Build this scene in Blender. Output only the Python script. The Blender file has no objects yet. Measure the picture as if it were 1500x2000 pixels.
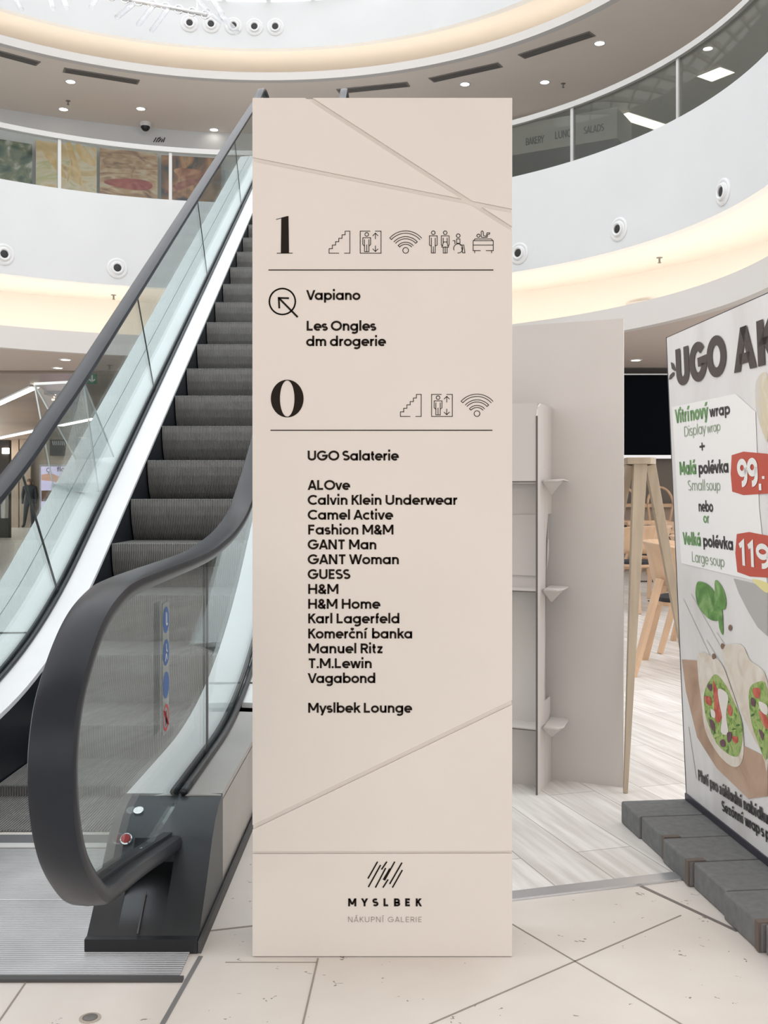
import bpy, bmesh, math, random
from mathutils import Vector, Matrix
random.seed(7)
sc = bpy.context.scene
COL = sc.collection

# ------------------------------------------------------------------ camera
F, CX, CY, EYE = 2060.0, 768.0, 968.0, 1.12      # focal length and principal point in pixels, eye height in metres
cd = bpy.data.cameras.new('camera'); cam = bpy.data.objects.new('camera', cd); COL.objects.link(cam)
cam.location = (0, 0, EYE); cam.rotation_euler = (math.pi/2, 0, 0)
cd.sensor_fit = 'VERTICAL'; cd.sensor_height = 36; cd.lens = F/2000*36
cd.shift_x = (750-CX)/2000; cd.shift_y = (CY-1000)/2000
cd.clip_start = .05; cd.clip_end = 200
sc.camera = cam
# ------------------------------------------------------------------ world, light, exposure
W = bpy.data.worlds.new('sky'); sc.world = W; W.use_nodes = True
nt = W.node_tree; nt.nodes.clear()
out = nt.nodes.new('ShaderNodeOutputWorld'); bg = nt.nodes.new('ShaderNodeBackground')
tc = nt.nodes.new('ShaderNodeTexCoord'); sx = nt.nodes.new('ShaderNodeSeparateXYZ'); rp = nt.nodes.new('ShaderNodeValToRGB')
nt.links.new(tc.outputs['Generated'], sx.inputs[0]); nt.links.new(sx.outputs['Z'], rp.inputs[0])
rp.color_ramp.elements[0].position = 0.0; rp.color_ramp.elements[0].color = (.86, .848, .835, 1)
rp.color_ramp.elements[1].position = 0.75; rp.color_ramp.elements[1].color = (1.0, 1.02, 1.05, 1)
nt.links.new(rp.outputs[0], bg.inputs[0]); bg.inputs[1].default_value = 2.0
nt.links.new(bg.outputs[0], out.inputs[0])
sc.view_settings.view_transform = 'Standard'; sc.view_settings.look = 'None'
sc.view_settings.gamma = 1; sc.view_settings.use_curve_mapping = False
sc.view_settings.exposure = 0.26
sc.cycles.use_denoising = True
sc.cycles.max_bounces = 8; sc.cycles.transparent_max_bounces = 16
sc.cycles.caustics_reflective = False; sc.cycles.caustics_refractive = False

# ------------------------------------------------------------------ helpers
def at(px, py, Y): return Vector(((px-CX)*Y/F, Y, EYE+(CY-py)*Y/F))
def on_z(px, py, z):
    Y = (z-EYE)*F/(CY-py); return at(px, py, Y)
def on_cyl(px, py, c, r):
    d = Vector(((px-CX)/F, 1.0)); o = -Vector(c)
    a = d.dot(d); b = 2*o.dot(d); k = o.dot(o)-r*r
    t = (-b+math.sqrt(max(b*b-4*a*k, 0)))/(2*a); return at(px, py, t)
def on_plane(px, py, p0, n):
    o = Vector((0, 0, EYE)); d = Vector(((px-CX)/F, 1, (CY-py)/F))
    return o + d*((p0-o).dot(n)/d.dot(n))

class MB:
    def __init__(s): s.v = []; s.f = []
    def add(s, vs, fs):
        o = len(s.v); s.v += [tuple(v) for v in vs]; s.f += [tuple(i+o for i in f) for f in fs]; return s
    def box(s, x0, x1, y0, y1, z0, z1):
        return s.add([(x, y, z) for z in (z0, z1) for y in (y0, y1) for x in (x0, x1)],
                     [(0,2,3,1), (4,5,7,6), (0,1,5,4), (2,6,7,3), (0,4,6,2), (1,3,7,5)])
    def hexa(s, p):   # 8 points: bottom ring 4, top ring 4
        return s.add(p, [(3,2,1,0), (4,5,6,7), (0,1,5,4), (1,2,6,5), (2,3,7,6), (3,0,4,7)])
    def bar(s, a, b, w, h, w2=None, h2=None, up=(0,0,1)):
        a, b = Vector(a), Vector(b); d = (b-a).normalized(); up = Vector(up)
        if abs(d.dot(up)) > .98: up = Vector((1, 0, 0))
        x = d.cross(up).normalized(); y = x.cross(d); w2 = w if w2 is None else w2; h2 = h if h2 is None else h2
        P = []
        for p, ww, hh in ((a, w, h), (b, w2, h2)):
            for sx_, sy_ in ((-1,-1), (1,-1), (1,1), (-1,1)): P.append(p + x*ww/2*sx_ + y*hh/2*sy_)
        return s.hexa(P)
    def tube(s, pts, r, n=10, closed=False):
        pts = [Vector(p) for p in pts]; m = len(pts); rings = []
        ref = None
        for i, p in enumerate(pts):
            t = (pts[min(i+1, m-1)]-pts[max(i-1, 0)]).normalized()
            if ref is None: ref = Vector((0,0,1)) if abs(t.z) < .9 else Vector((1,0,0))
            x = t.cross(ref).normalized(); ref = x.cross(t).normalized()
            rr = r[i] if isinstance(r, (list, tuple)) else r
            rings.append([p + (x*math.cos(a)+ref*math.sin(a))*rr for a in (2*math.pi*k/n for k in range(n))])
        o = len(s.v)
        for R_ in rings: s.v += [tuple(q) for q in R_]
        for i in range(m-1):
            for k in range(n): s.f.append((o+i*n+k, o+i*n+(k+1)%n, o+(i+1)*n+(k+1)%n, o+(i+1)*n+k))
        s.f.append(tuple(o+k for k in reversed(range(n)))); s.f.append(tuple(o+(m-1)*n+k for k in range(n)))
        return s
    def lathe(s, prof, c, a0, a1, n, closed=True):     # prof [(r,z)] swept about a vertical axis, angles in degrees
        m = len(prof); o = len(s.v)
        for i in range(n+1):
            a = math.radians(a0+(a1-a0)*i/n)
            for r, z in prof: s.v.append((c[0]+r*math.cos(a), c[1]+r*math.sin(a), z))
        for i in range(n):
            for k in range(m if closed else m-1):
                k2 = (k+1) % m
                s.f.append((o+i*m+k, o+(i+1)*m+k, o+(i+1)*m+k2, o+i*m+k2))
        if closed:
            s.f.append(tuple(o+k for k in range(m))); s.f.append(tuple(o+n*m+k for k in reversed(range(m))))
        return s
    def disc(s, p, nrm, prof, n=24):       # prof [(radius, height along nrm)], revolved about nrm
        p = Vector(p); nrm = Vector(nrm).normalized(); u = nrm.orthogonal().normalized(); v = nrm.cross(u)
        o = len(s.v); m = len(prof)
        for r, h in prof:
            for k in range(n):
                a = 2*math.pi*k/n; s.v.append(tuple(p+nrm*h+(u*math.cos(a)+v*math.sin(a))*r))
        for i in range(m-1):
            for k in range(n): s.f.append((o+i*n+k, o+i*n+(k+1)%n, o+(i+1)*n+(k+1)%n, o+(i+1)*n+k))
        s.f.append(tuple(o+k for k in reversed(range(n)))); s.f.append(tuple(o+(m-1)*n+k for k in range(n)))
        return s
    def prism(s, poly, vec):
        n = len(poly); poly = [Vector(p) for p in poly]; vec = Vector(vec)
        return s.add(poly+[p+vec for p in poly], [tuple(reversed(range(n))), tuple(range(n, 2*n))] + [(i, (i+1)%n, n+(i+1)%n, n+i) for i in range(n)])
    def sweep_x(s, prof, x0, x1):          # prof [(y,z)] extruded along x
        return s.prism([(x0, y, z) for y, z in prof], (x1-x0, 0, 0))
    def build(s, name, m, parent=None, smooth=False, bevel=0, subd=0):
        me = bpy.data.meshes.new(name); me.from_pydata(s.v, [], s.f); 
        bm = bmesh.new(); bm.from_mesh(me); bmesh.ops.recalc_face_normals(bm, faces=bm.faces); bm.to_mesh(me); bm.free()
        me.materials.append(m); o = bpy.data.objects.new(name, me); COL.objects.link(o)
        if smooth:
            for p in me.polygons: p.use_smooth = True
            if smooth == 'auto': me.set_sharp_from_angle(angle=math.radians(38))
        if bevel:
            b = o.modifiers.new('bevel', 'BEVEL'); b.width = bevel; b.segments = 2; b.limit_method = 'ANGLE'
        if subd:
            b = o.modifiers.new('subsurf', 'SUBSURF'); b.levels = subd; b.render_levels = subd
        if parent is not None:
            o.parent = parent; o.matrix_parent_inverse = parent.matrix_basis.inverted()
        return o

def tag(o, label=None, cat=None, group=None, kind=None):
    for k, v in (('label', label), ('category', cat), ('group', group), ('kind', kind)):
        if v: o[k] = v
    return o
def thing(name, loc, label, cat, group=None):
    o = bpy.data.objects.new(name, None); o.location = loc; o.empty_display_size = .1; COL.objects.link(o)
    return tag(o, label, cat, group)
def struct(mb, name, m, **k): return tag(mb.build(name, m, **k), kind='structure')
def dup(root, delta=(0,0,0), label=None, rotz=0):
    r = root.copy(); COL.objects.link(r); r.location = root.location + Vector(delta); r.rotation_euler[2] += rotz
    if label: r['label'] = label
    for ch in root.children:
        c = ch.copy(); COL.objects.link(c); c.parent = r
        for g in ch.children:
            d = g.copy(); COL.objects.link(d); d.parent = c
    return r

# ------------------------------------------------------------------ materials
MATS = {}
def mat(name, col, rough=.5, metal=0, spec=.5, emit=None, es=0, noise=None, bump=None, coat=0):
    if name in MATS: return MATS[name]
    m = bpy.data.materials.new(name); m.use_nodes = True; n = m.node_tree.nodes; l = m.node_tree.links
    b = n['Principled BSDF']; b.inputs['Base Color'].default_value = (*col, 1); b.inputs['Roughness'].default_value = rough
    b.inputs['Metallic'].default_value = metal; b.inputs['Specular IOR Level'].default_value = spec
    b.inputs['Coat Weight'].default_value = coat
    if emit: b.inputs['Emission Color'].default_value = (*emit, 1); b.inputs['Emission Strength'].default_value = es
    if noise:      # (scale, amount, stretch xyz)
        t = n.new('ShaderNodeTexCoord'); mp = n.new('ShaderNodeMapping'); mp.inputs['Scale'].default_value = noise[2] if len(noise) > 2 else (1,1,1)
        x = n.new('ShaderNodeTexNoise'); x.inputs['Scale'].default_value = noise[0]; x.inputs['Detail'].default_value = 6
        r = n.new('ShaderNodeValToRGB'); a = noise[1]
        r.color_ramp.elements[0].position = .3; r.color_ramp.elements[1].position = .7
        r.color_ramp.elements[0].color = (*[c*(1-a) for c in col], 1); r.color_ramp.elements[1].color = (*[min(1, c*(1+a)) for c in col], 1)
        l.new(t.outputs['Object'], mp.inputs[0]); l.new(mp.outputs[0], x.inputs[0]); l.new(x.outputs[0], r.inputs[0]); l.new(r.outputs[0], b.inputs['Base Color'])
        if bump:
            bp = n.new('ShaderNodeBump'); bp.inputs['Strength'].default_value = bump; bp.inputs['Distance'].default_value = .01
            l.new(x.outputs[0], bp.inputs['Height']); l.new(bp.outputs[0], b.inputs['Normal'])
    MATS[name] = m; return m
def glass(name, tint, refl=1.0, rough=.0, ior=1.5, body=None):
    m = bpy.data.materials.new(name); m.use_nodes = True; n = m.node_tree.nodes; l = m.node_tree.links; n.clear()
    o = n.new('ShaderNodeOutputMaterial'); t = n.new('ShaderNodeBsdfTransparent'); t.inputs[0].default_value = (*tint, 1)
    g = n.new('ShaderNodeBsdfGlossy'); g.inputs['Roughness'].default_value = rough; f_ = n.new('ShaderNodeFresnel'); f_.inputs[0].default_value = ior
    mu = n.new('ShaderNodeMath'); mu.operation = 'MULTIPLY'; mu.inputs[1].default_value = refl
    mx = n.new('ShaderNodeMixShader'); l.new(f_.outputs[0], mu.inputs[0]); l.new(mu.outputs[0], mx.inputs[0])
    src = t
    if body:
        d = n.new('ShaderNodeBsdfDiffuse'); d.inputs[0].default_value = (*body[0], 1); m2 = n.new('ShaderNodeMixShader'); m2.inputs[0].default_value = body[1]
        l.new(t.outputs[0], m2.inputs[1]); l.new(d.outputs[0], m2.inputs[2]); src = m2
    l.new(src.outputs[0], mx.inputs[1]); l.new(g.outputs[0], mx.inputs[2]); l.new(mx.outputs[0], o.inputs[0]); return m

white = mat('white_plaster', (.685, .705, .72), .8, noise=(1.2, .02))
cream = mat('cream_plaster', (.80, .765, .715), .8)
lipm = mat('lip_plaster', (.66, .64, .62), .8)
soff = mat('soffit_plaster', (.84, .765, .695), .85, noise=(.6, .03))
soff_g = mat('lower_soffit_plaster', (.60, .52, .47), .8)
signm = mat('sign_beige', (.69, .64, .595), .6, spec=.15, noise=(2.5, .02))
ink = mat('sign_ink', (.022, .017, .014), .9, spec=.05)
ink_grey = mat('sign_grey_ink', (.36, .32, .29), .5)
black = mat('black_plastic', (.012, .013, .015), .35)
rubber = mat('handrail_rubber', (.021, .024, .030), .30, spec=.16, noise=(3, .2))
darkmetal = mat('dark_metal', (.045, .05, .055), .38, metal=.5, noise=(4, .15))
skirtm = mat('skirt_dark', (.012, .016, .022), .35, spec=.5)
steel = mat('satin_steel', (.66, .66, .66), .28, metal=1, noise=(6, .06, (1, .1, 1)))
brushed = mat('brushed_steel', (.50, .48, .46), .38, metal=.9, noise=(3, .08))
sheendeck = mat('white_sheen_deck', (.86, .87, .89), .3, spec=.5, noise=(3, .03))  # stainless deck; the skylight's white reflection is put into the base colour
paledeck = mat('pale_deck', (.80, .845, .845), .4, noise=(1.5, .03))
joint = mat('dark_joint', (.06, .06, .06), .6); grout = mat('floor_grout', (.30, .265, .23), .8)
stepm = mat('step_aluminium', (.25, .245, .238), .5, metal=.3, noise=(14, .1))
stepedge = mat('step_edge', (.3, .31, .32), .4, metal=.6)
ribm = mat('ribbed_aluminium', (.56, .565, .58), .36, metal=.7, noise=(5, .1))
chrome = mat('chrome', (.85, .85, .86), .12, metal=1)
alu = mat('aluminium_trim', (.72, .73, .76), .3, metal=.85)
red = mat('red_plastic', (.6, .02, .02), .4)
blue = mat('blue_sticker', (.02, .10, .33), .5)
redst = mat('red_sticker', (.5, .04, .05), .5)
stickw = mat('white_sticker', (.7, .72, .72), .5)
card = mat('grey_cardboard', (.61, .575, .55), .85, spec=.2, noise=(2.5, .03))
cardedge = mat('cardboard_edge', (.13, .11, .10), .8)
ash = mat('pale_ash_wood', (.44, .36, .265), .5, noise=(6, .12, (6, 6, .5)))
beech = mat('beech_wood', (.56, .37, .235), .45, noise=(5, .1, (5, 1, 1)))
padm = mat('charcoal_pad', (.03, .033, .04), .8)
paver = mat('grey_paver', (.165, .168, .168), .85, spec=.2, noise=(40, .12), bump=.08)
paverjoint = mat('paver_gap', (.13, .105, .09), .9)
led = mat('led_warm', (1, 1, 1), emit=(1, .915, .80), es=15)
led_up = mat('led_warm_upper', (1, 1, 1), emit=(1, .90, .76), es=7)
led2 = mat('led_tube', (1, 1, 1), emit=(1, .93, .8), es=4)
led3 = mat('led_corridor', (1, 1, 1), emit=(1, .9, .75), es=14)
spot = mat('spot_lens', (1, 1, 1), emit=(1, .93, .82), es=9)
nozm = mat('nozzle_white', (.74, .75, .76), .5)
nozdark = mat('nozzle_dark', (.02, .02, .022), .5)
ventm = mat('vent_grey', (.25, .235, .22), .6, metal=.2)
ventd = mat('vent_slot', (.12, .115, .11), .7)
shopdark = mat('shop_dark', (.05, .045, .04), .6)
shoptan = mat('shop_tan', (.42, .33, .25), .6, noise=(1, .1))
clearg = glass('clear_glass', (.93, .96, .95), .35)
balg = glass('balustrade_glass', (.91, .955, .955), .45, ior=1.45)
acryl = glass('acrylic', (.97, .98, .98), .35)
acryl_edge = mat('acrylic_edge', (.8, .84, .84), .2)
filmg = glass('film_glass', (.66, .67, .64), .12, body=((.26, .27, .255), .2))
postm = mat('rail_post', (.56, .56, .55), .4, metal=.4)

def stone_mat():
    m = bpy.data.materials.new('stone_floor'); m.use_nodes = True; n = m.node_tree.nodes; l = m.node_tree.links; b = n['Principled BSDF']
    t = n.new('ShaderNodeTexCoord'); big = n.new('ShaderNodeTexNoise'); big.inputs['Scale'].default_value = 2.2; big.inputs['Detail'].default_value = 5
    r = n.new('ShaderNodeValToRGB'); r.color_ramp.elements[0].position = .3; r.color_ramp.elements[0].color = (.66, .61, .555, 1); r.color_ramp.elements[1].position = .7; r.color_ramp.elements[1].color = (.77, .73, .68, 1)
    vo = n.new('ShaderNodeTexVoronoi'); vo.inputs['Scale'].default_value = 14; vo.inputs['Randomness'].default_value = 1
    mp = n.new('ShaderNodeMapping'); mp.inputs['Rotation'].default_value = (0, 0, .5); mp.inputs['Scale'].default_value = (1, 1.9, 1)
    wn = n.new('ShaderNodeTexNoise'); wn.inputs['Scale'].default_value = 40
    ad = n.new('ShaderNodeMixRGB'); ad.blend_type = 'LINEAR_LIGHT'; ad.inputs[0].default_value = .05
    r2 = n.new('ShaderNodeValToRGB'); r2.color_ramp.elements[0].position = .10; r2.color_ramp.elements[0].color = (0, 0, 0, 1); r2.color_ramp.elements[1].position = .15; r2.color_ramp.elements[1].color = (1, 1, 1, 1)
    mask = n.new('ShaderNodeMath'); mask.operation = 'GREATER_THAN'; mask.inputs[1].default_value = .62
    mx_ = n.new('ShaderNodeMath'); mx_.operation = 'MAXIMUM'; mx_.use_clamp = True
    inv = n.new('ShaderNodeMath'); inv.operation = 'SUBTRACT'; inv.inputs[0].default_value = 1
    mx = n.new('ShaderNodeMixRGB'); mx.inputs[1].default_value = (.22, .19, .165, 1)
    l.new(t.outputs['Object'], big.inputs[0]); l.new(big.outputs[0], r.inputs[0]); l.new(t.outputs['Object'], ad.inputs[1]); l.new(t.outputs['Object'], wn.inputs[0]); l.new(wn.outputs['Color'], ad.inputs[2])
    l.new(ad.outputs[0], mp.inputs[0]); l.new(mp.outputs[0], vo.inputs[0]); l.new(vo.outputs['Distance'], r2.inputs[0])
    sp = n.new('ShaderNodeSeparateColor'); l.new(vo.outputs['Color'], sp.inputs[0]); l.new(sp.outputs[0], mask.inputs[1]); mask.inputs[0].default_value = .62
    l.new(mask.outputs[0], mx_.inputs[0]); l.new(r2.outputs[0], mx_.inputs[1]); l.new(mx_.outputs[0], mx.inputs[0]); l.new(r.outputs[0], mx.inputs[2]); l.new(mx.outputs[0], b.inputs['Base Color'])
    b.inputs['Roughness'].default_value = .34; return m
def plank_mat():
    m = bpy.data.materials.new('whitewashed_planks'); m.use_nodes = True; n = m.node_tree.nodes; l = m.node_tree.links; b = n['Principled BSDF']
    t = n.new('ShaderNodeTexCoord'); mp = n.new('ShaderNodeMapping'); mp.inputs['Rotation'].default_value = (0, 0, math.radians(73))
    br = n.new('ShaderNodeTexBrick'); br.inputs['Scale'].default_value = 1; br.inputs['Brick Width'].default_value = 1.2; br.inputs['Row Height'].default_value = .19
    br.inputs['Mortar Size'].default_value = .0022; br.inputs['Color1'].default_value = (.84, .82, .79, 1); br.inputs['Color2'].default_value = (.74, .72, .69, 1); br.inputs['Mortar'].default_value = (.42, .39, .36, 1)
    m2 = n.new('ShaderNodeMapping'); m2.inputs['Scale'].default_value = (1.6, 22, 1); ns = n.new('ShaderNodeTexNoise'); ns.inputs['Scale'].default_value = 1.4; ns.inputs['Detail'].default_value = 6
    r = n.new('ShaderNodeValToRGB'); r.color_ramp.elements[0].position = .35; r.color_ramp.elements[0].color = (.80, .78, .76, 1); r.color_ramp.elements[1].position = .65; r.color_ramp.elements[1].color = (1.06, 1.06, 1.06, 1)
    mu = n.new('ShaderNodeMixRGB'); mu.blend_type = 'MULTIPLY'; mu.inputs[0].default_value = 1
    l.new(t.outputs['Object'], mp.inputs[0]); l.new(mp.outputs[0], br.inputs[0]); l.new(mp.outputs[0], m2.inputs[0]); l.new(m2.outputs[0], ns.inputs[0]); l.new(ns.outputs[0], r.inputs[0])
    l.new(br.outputs[0], mu.inputs[1]); l.new(r.outputs[0], mu.inputs[2]); l.new(mu.outputs[0], b.inputs['Base Color']); b.inputs['Roughness'].default_value = .32; return m
def print_mat(name, cols, scale, stretch=(1,1,1), rough=.4):     # a blotchy printed photograph
    m = bpy.data.materials.new(name); m.use_nodes = True; n = m.node_tree.nodes; l = m.node_tree.links; b = n['Principled BSDF']
    t = n.new('ShaderNodeTexCoord'); mp = n.new('ShaderNodeMapping'); mp.inputs['Scale'].default_value = stretch
    ns = n.new('ShaderNodeTexNoise'); ns.inputs['Scale'].default_value = scale; ns.inputs['Detail'].default_value = 5; ns.inputs['Distortion'].default_value = 1.6
    r = n.new('ShaderNodeValToRGB'); e = r.color_ramp.elements
    k = len(cols)
    e[0].position = .28; e[0].color = (*cols[0], 1); e[1].position = .72; e[1].color = (*cols[-1], 1)
    for i in range(1, k-1):
        q = e.new(.28+.44*i/(k-1)); q.color = (*cols[i], 1)
    l.new(t.outputs['Object'], mp.inputs[0]); l.new(mp.outputs[0], ns.inputs[0]); l.new(ns.outputs[0], r.inputs[0]); l.new(r.outputs[0], b.inputs['Base Color']); b.inputs['Roughness'].default_value = rough; return m

# ------------------------------------------------------------------ text and drawing on a plane
# --- a plain geometric stroke alphabet; cap height 1, x-height XH, stroke weight set per use
XH = .73
def _arc(cx, cy, rx, ry, a0, a1, n=18): return [(cx+rx*math.cos(math.radians(a0+(a1-a0)*i/n)), cy+ry*math.sin(math.radians(a0+(a1-a0)*i/n))) for i in range(n+1)]
def glyph(ch, h):
    """strokes (centre lines) of one letter for half stroke weight h, side bearings left and right"""
    r = .285; ry = XH/2-h+.012; m = XH/2; s, d, o = .10, .015, .055
    t, T, D = XH-h, 1-h, 1.06
    O = [_arc(r, m, r, ry, 0, 360, 30)]
    acc = {'\u00ed': 'i', '\u00fd': 'y', '\u00e1': 'a', '\u00e9': 'e', '\u00f3': 'o', '\u010d': 'c', '\u00c1': 'A', '\u00cd': 'I'}
    if ch in acc:
        st, a, b = glyph('\u0131' if acc[ch] == 'i' else acc[ch], h); xs_ = [p[0] for q in st for p in pts_of(q)]; c = (min(xs_)+max(xs_))/2; z = .84 if acc[ch].islower() else 1.08
        mk = [[(c-.13, z+.2), (c, z+.06), (c+.13, z+.2)]] if ch == '\u010d' else [diag(c+.15, z+.24, c-.03, z+.0)]
        return st+mk, a, b
    if ch in 'abdpqg':
        R = 2*r
        if ch == 'a': return O+[[(R, 0), (R, XH)]], o, s
        if ch == 'd': return O+[[(R, 0), (R, D)]], o, s
        if ch == 'b': return O+[[(0, 0), (0, D)]], s, o
        if ch == 'p': return O+[[(0, XH), (0, -.27)]], s, o
        if ch == 'q': return O+[[(R, XH), (R, -.27)]], o, s
        if ch == 'g': return O+[[(R, XH), (R, -.02)]+_arc(r+.02, -.02, r-.02, .24-h*.4, 0, -140, 16)[1:]], o, s
    if ch == 'o': return O, o, o
    if ch == 'c': return [_arc(r, m, r, ry, 48, 312, 24)], o, .02
    if ch == 'e': return [[(.02, m-.01), (2*r, m-.01)]+_arc(r, m, r, ry, 0, 312, 26)], o, .04
    if ch in '\u0131il': 
        st = [[(0, 0), (0, D if ch == 'l' else XH)]]
        if ch == 'i': st.append([(0, .88), (0, .88+2*h+.03)])
        return st, s, s
    if ch in 'nhmu':
        w_ = .44 if ch != 'm' else .40
        if ch == 'u': return [[(0, XH), (0, w_/2+h)]+_arc(w_/2, w_/2+h-.02, w_/2, w_/2-.01, 180, 360, 14)+[(w_, XH)], [(w_, 0), (w_, XH)]], s, s
        a1 = _arc(w_/2, t-w_/2+.02, w_/2, w_/2-.01, 180, 0, 14)
        st = [[(0, 0), (0, D if ch == 'h' else XH)], a1+[(w_, 0)]]
        if ch == 'm': st.append([(p[0]+w_, p[1]) for p in a1]+[(2*w_, 0)])
        return st, s, s-.01
    if ch == 'r': return [[(0, 0), (0, XH)], _arc(.24, t-.24+.012, .24, .24, 180, 82, 9)], s, -.02
    if ch == 's': return [_arc(.2, t-.135, .19, .15, 35, 180, 9)[:]+_arc(.2, t-.135, .19, .13, 200, 250, 4)+[(.2, m)]+_arc(.22, .135+h, .19, .13, 70, 20, 4)+_arc(.22, .135+h, .19, .15, 0, -150, 10)], .04, .04
    if ch == 't': return [[(.13, .93), (.13, .2+h)]+_arc(.27, .14+h, .14, .15, 180, 280, 8), [(0, t), (.30, t)]], .0, .0
    if ch == 'f': return [[(.13, 0), (.13, .86)]+_arc(.27, .86, .14, D-.86-h, 180, 80, 8)[1:], [(0, t), (.31, t)]], .0, -.02
    if ch == 'v': return [diag(0, XH, .25, 0), diag(.50, XH, .25, 0)], d, d
    if ch == 'y': return [diag(0, XH, .26, 0), diag(.53, XH, .15, -.27)], d, d
    if ch == 'w': return [diag(0, XH, .2, 0), diag(.4, XH, .2, 0), diag(.4, XH, .6, 0), diag(.8, XH, .6, 0)], d, d
    if ch == 'z': return [[(.0, t), (.46, t)], [(.0, h), (.46, h)], diag(.38, t, .07, h)], .05, .05
    if ch == 'k': return [[(0, 0), (0, D)], diag(.42, XH, .03, .30), diag(.18, .46, .46, 0)], s, .0
    if ch == 'V': return [diag(0, 1, .34, 0), diag(.68, 1, .34, 0)], d, -.04
    if ch == 'L': return [[(0, 1), (0, h), (.48, h)]], s, .02
    if ch == 'O': return [_arc(.44, .5, .44, .51-h, 0, 360, 36)], o, o
    if ch == 'U': return [[(0, 1), (0, .36)]+_arc(.31, .34, .31, .345-h, 180, 360, 18)+[(.62, 1)]], s, s
    if ch == 'G': return [_arc(.43, .5, .43, .51-h, 42, 360, 30)+[(.42, .48)]], o, .07
    if ch == 'C': return [_arc(.43, .5, .43, .51-h, 45, 315, 28)], o, .03
    if ch == 'D': return [[(0, h), (.28, h)]+_arc(.28, .5, .40, .5-h, -90, 90, 18)+[(0, T), (0, h-.0)]], s, o
    if ch == 'S': return [_arc(.28, T-.19, .25, .195, 38, 180, 10)+_arc(.28, T-.19, .25, .185, 198, 255, 5)+[(.29, .5)]+_arc(.3, .19+h, .26, .19, 72, 18, 5)+_arc(.3, .19+h, .26, .195, 0, -148, 12)], .05, .05
    if ch == 'A': return [diag(.34, 1, 0, 0), diag(.34, 1, .68, 0), [(.12, .28), (.56, .28)]], d, d
    if ch == 'K': return [[(0, 0), (0, 1)], diag(.50, 1, .03, .44), diag(.18, .60, .54, 0)], s, .0
    if ch in 'FE':
        st = [[(.48, T), (0, T), (0, h if ch == 'E' else 0)]+([(.48, h)] if ch == 'E' else []), [(0, .5), (.43, .5)]]; return st, s, .03
    if ch == 'M': return [[(0, 0), (0, 1)], diag(0, 1, .40, .22), diag(.80, 1, .40, .22), [(.80, 0), (.80, 1)]], s, s
    if ch == 'N': return [[(0, 0), (0, 1)], diag(0, 1, .60, 0), [(.60, 0), (.60, 1)]], s, s
    if ch == 'T': return [[(0, T), (.62, T)], [(.31, T), (.31, 0)]], .02, .02
    if ch == 'H': return [[(0, 0), (0, 1)], [(.62, 0), (.62, 1)], [(0, .5), (.62, .5)]], s, s
    if ch == 'I': return [[(0, 0), (0, 1)]], s, s
    if ch == 'W': return [diag(0, 1, .26, 0), diag(.52, 1, .26, 0), diag(.52, 1, .78, 0), diag(1.04, 1, .78, 0)], d, d
    if ch == 'Y': return [diag(0, 1, .32, .42), diag(.64, 1, .32, .42), [(.32, .46), (.32, 0)]], d, d
    if ch in 'RPB':
        b1 = [(0, T), (.28, T)]+_arc(.28, (T+.47)/2, .22, (T-.47)/2, 90, -90, 12)+[(0, .47)]
        st = [[(0, 0), (0, 1)], b1]
        if ch == 'R': st.append(diag(.24, .52, .52, 0))
        if ch == 'B': st.append([(0, .47), (.30, .47)]+_arc(.30, (h+.47)/2, .25, (.47-h)/2, 90, -90, 12)+[(0, h)])
        return st, s, .04
    if ch == '&': return [[(.62, .0), (.16, .60)]+_arc(.28, .74, .165, .26-h, 215, -20, 12)+[(.36, .56), (.12, .38)]+_arc(.28, .26, .25, .27-h, 140, 330, 14)+[(.60, .46)]], .04, .02
    if ch == '9': return [_arc(.26, .68, .26, .33-h, 0, 360, 26), [(.52, .68)]+_arc(.22, .36, .30, .37-h, 0, -95, 10)], o, o
    if ch == '1': return [[(0, .80), (.20, .96), (.20, 0)]], .05, s
    if ch == '+': return [[(.25, .2), (.25, .8)], [(0, .5), (.5, .5)]], s, s
    if ch == '-': return [[(0, .4), (.22, .4)]], .06, .06
    if ch == ',': return [[(.06, .14), (.0, -.14)]], .04, .04
    if ch == '.': return [[(0, 0), (0, 2*h)]], .07, .07
    return [], .16, .16
def diag(x0, y0, x1, y1): return ('D', (x0, y0), (x1, y1))
def pts_of(q): return q[1:] if q[0] == 'D' else q
def ribbon2d(pts, hw):
    """outline strip of a polyline with mitred corners -> (left points, right points)"""
    P = [Vector(p) for p in pts]; Q = [P[0]]
    for p in P[1:]:
        if (p-Q[-1]).length > 1e-5: Q.append(p)
    closed = (Q[0]-Q[-1]).length < 1e-4 and len(Q) > 3
    Lf, Rt = [], []; n = len(Q)
    for i in range(n):
        if closed: a = Q[i-1] if i > 0 else Q[n-2]; b = Q[(i+1) % n] if i < n-1 else Q[1]
        else: a = Q[max(i-1, 0)]; b = Q[min(i+1, n-1)]
        d0 = (Q[i]-a); d1 = (b-Q[i])
        if d0.length < 1e-6: d0 = d1
        if d1.length < 1e-6: d1 = d0
        d0.normalize(); d1.normalize(); n0 = Vector((-d0.y, d0.x)); n1 = Vector((-d1.y, d1.x)); mm = n0+n1
        if mm.length < .2: mm = n0
        mm.normalize(); k = min(1/max(mm.dot(n0), .35), 2.0); Lf.append(Q[i]+mm*hw*k); Rt.append(Q[i]-mm*hw*k)
    return Lf, Rt
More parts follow.
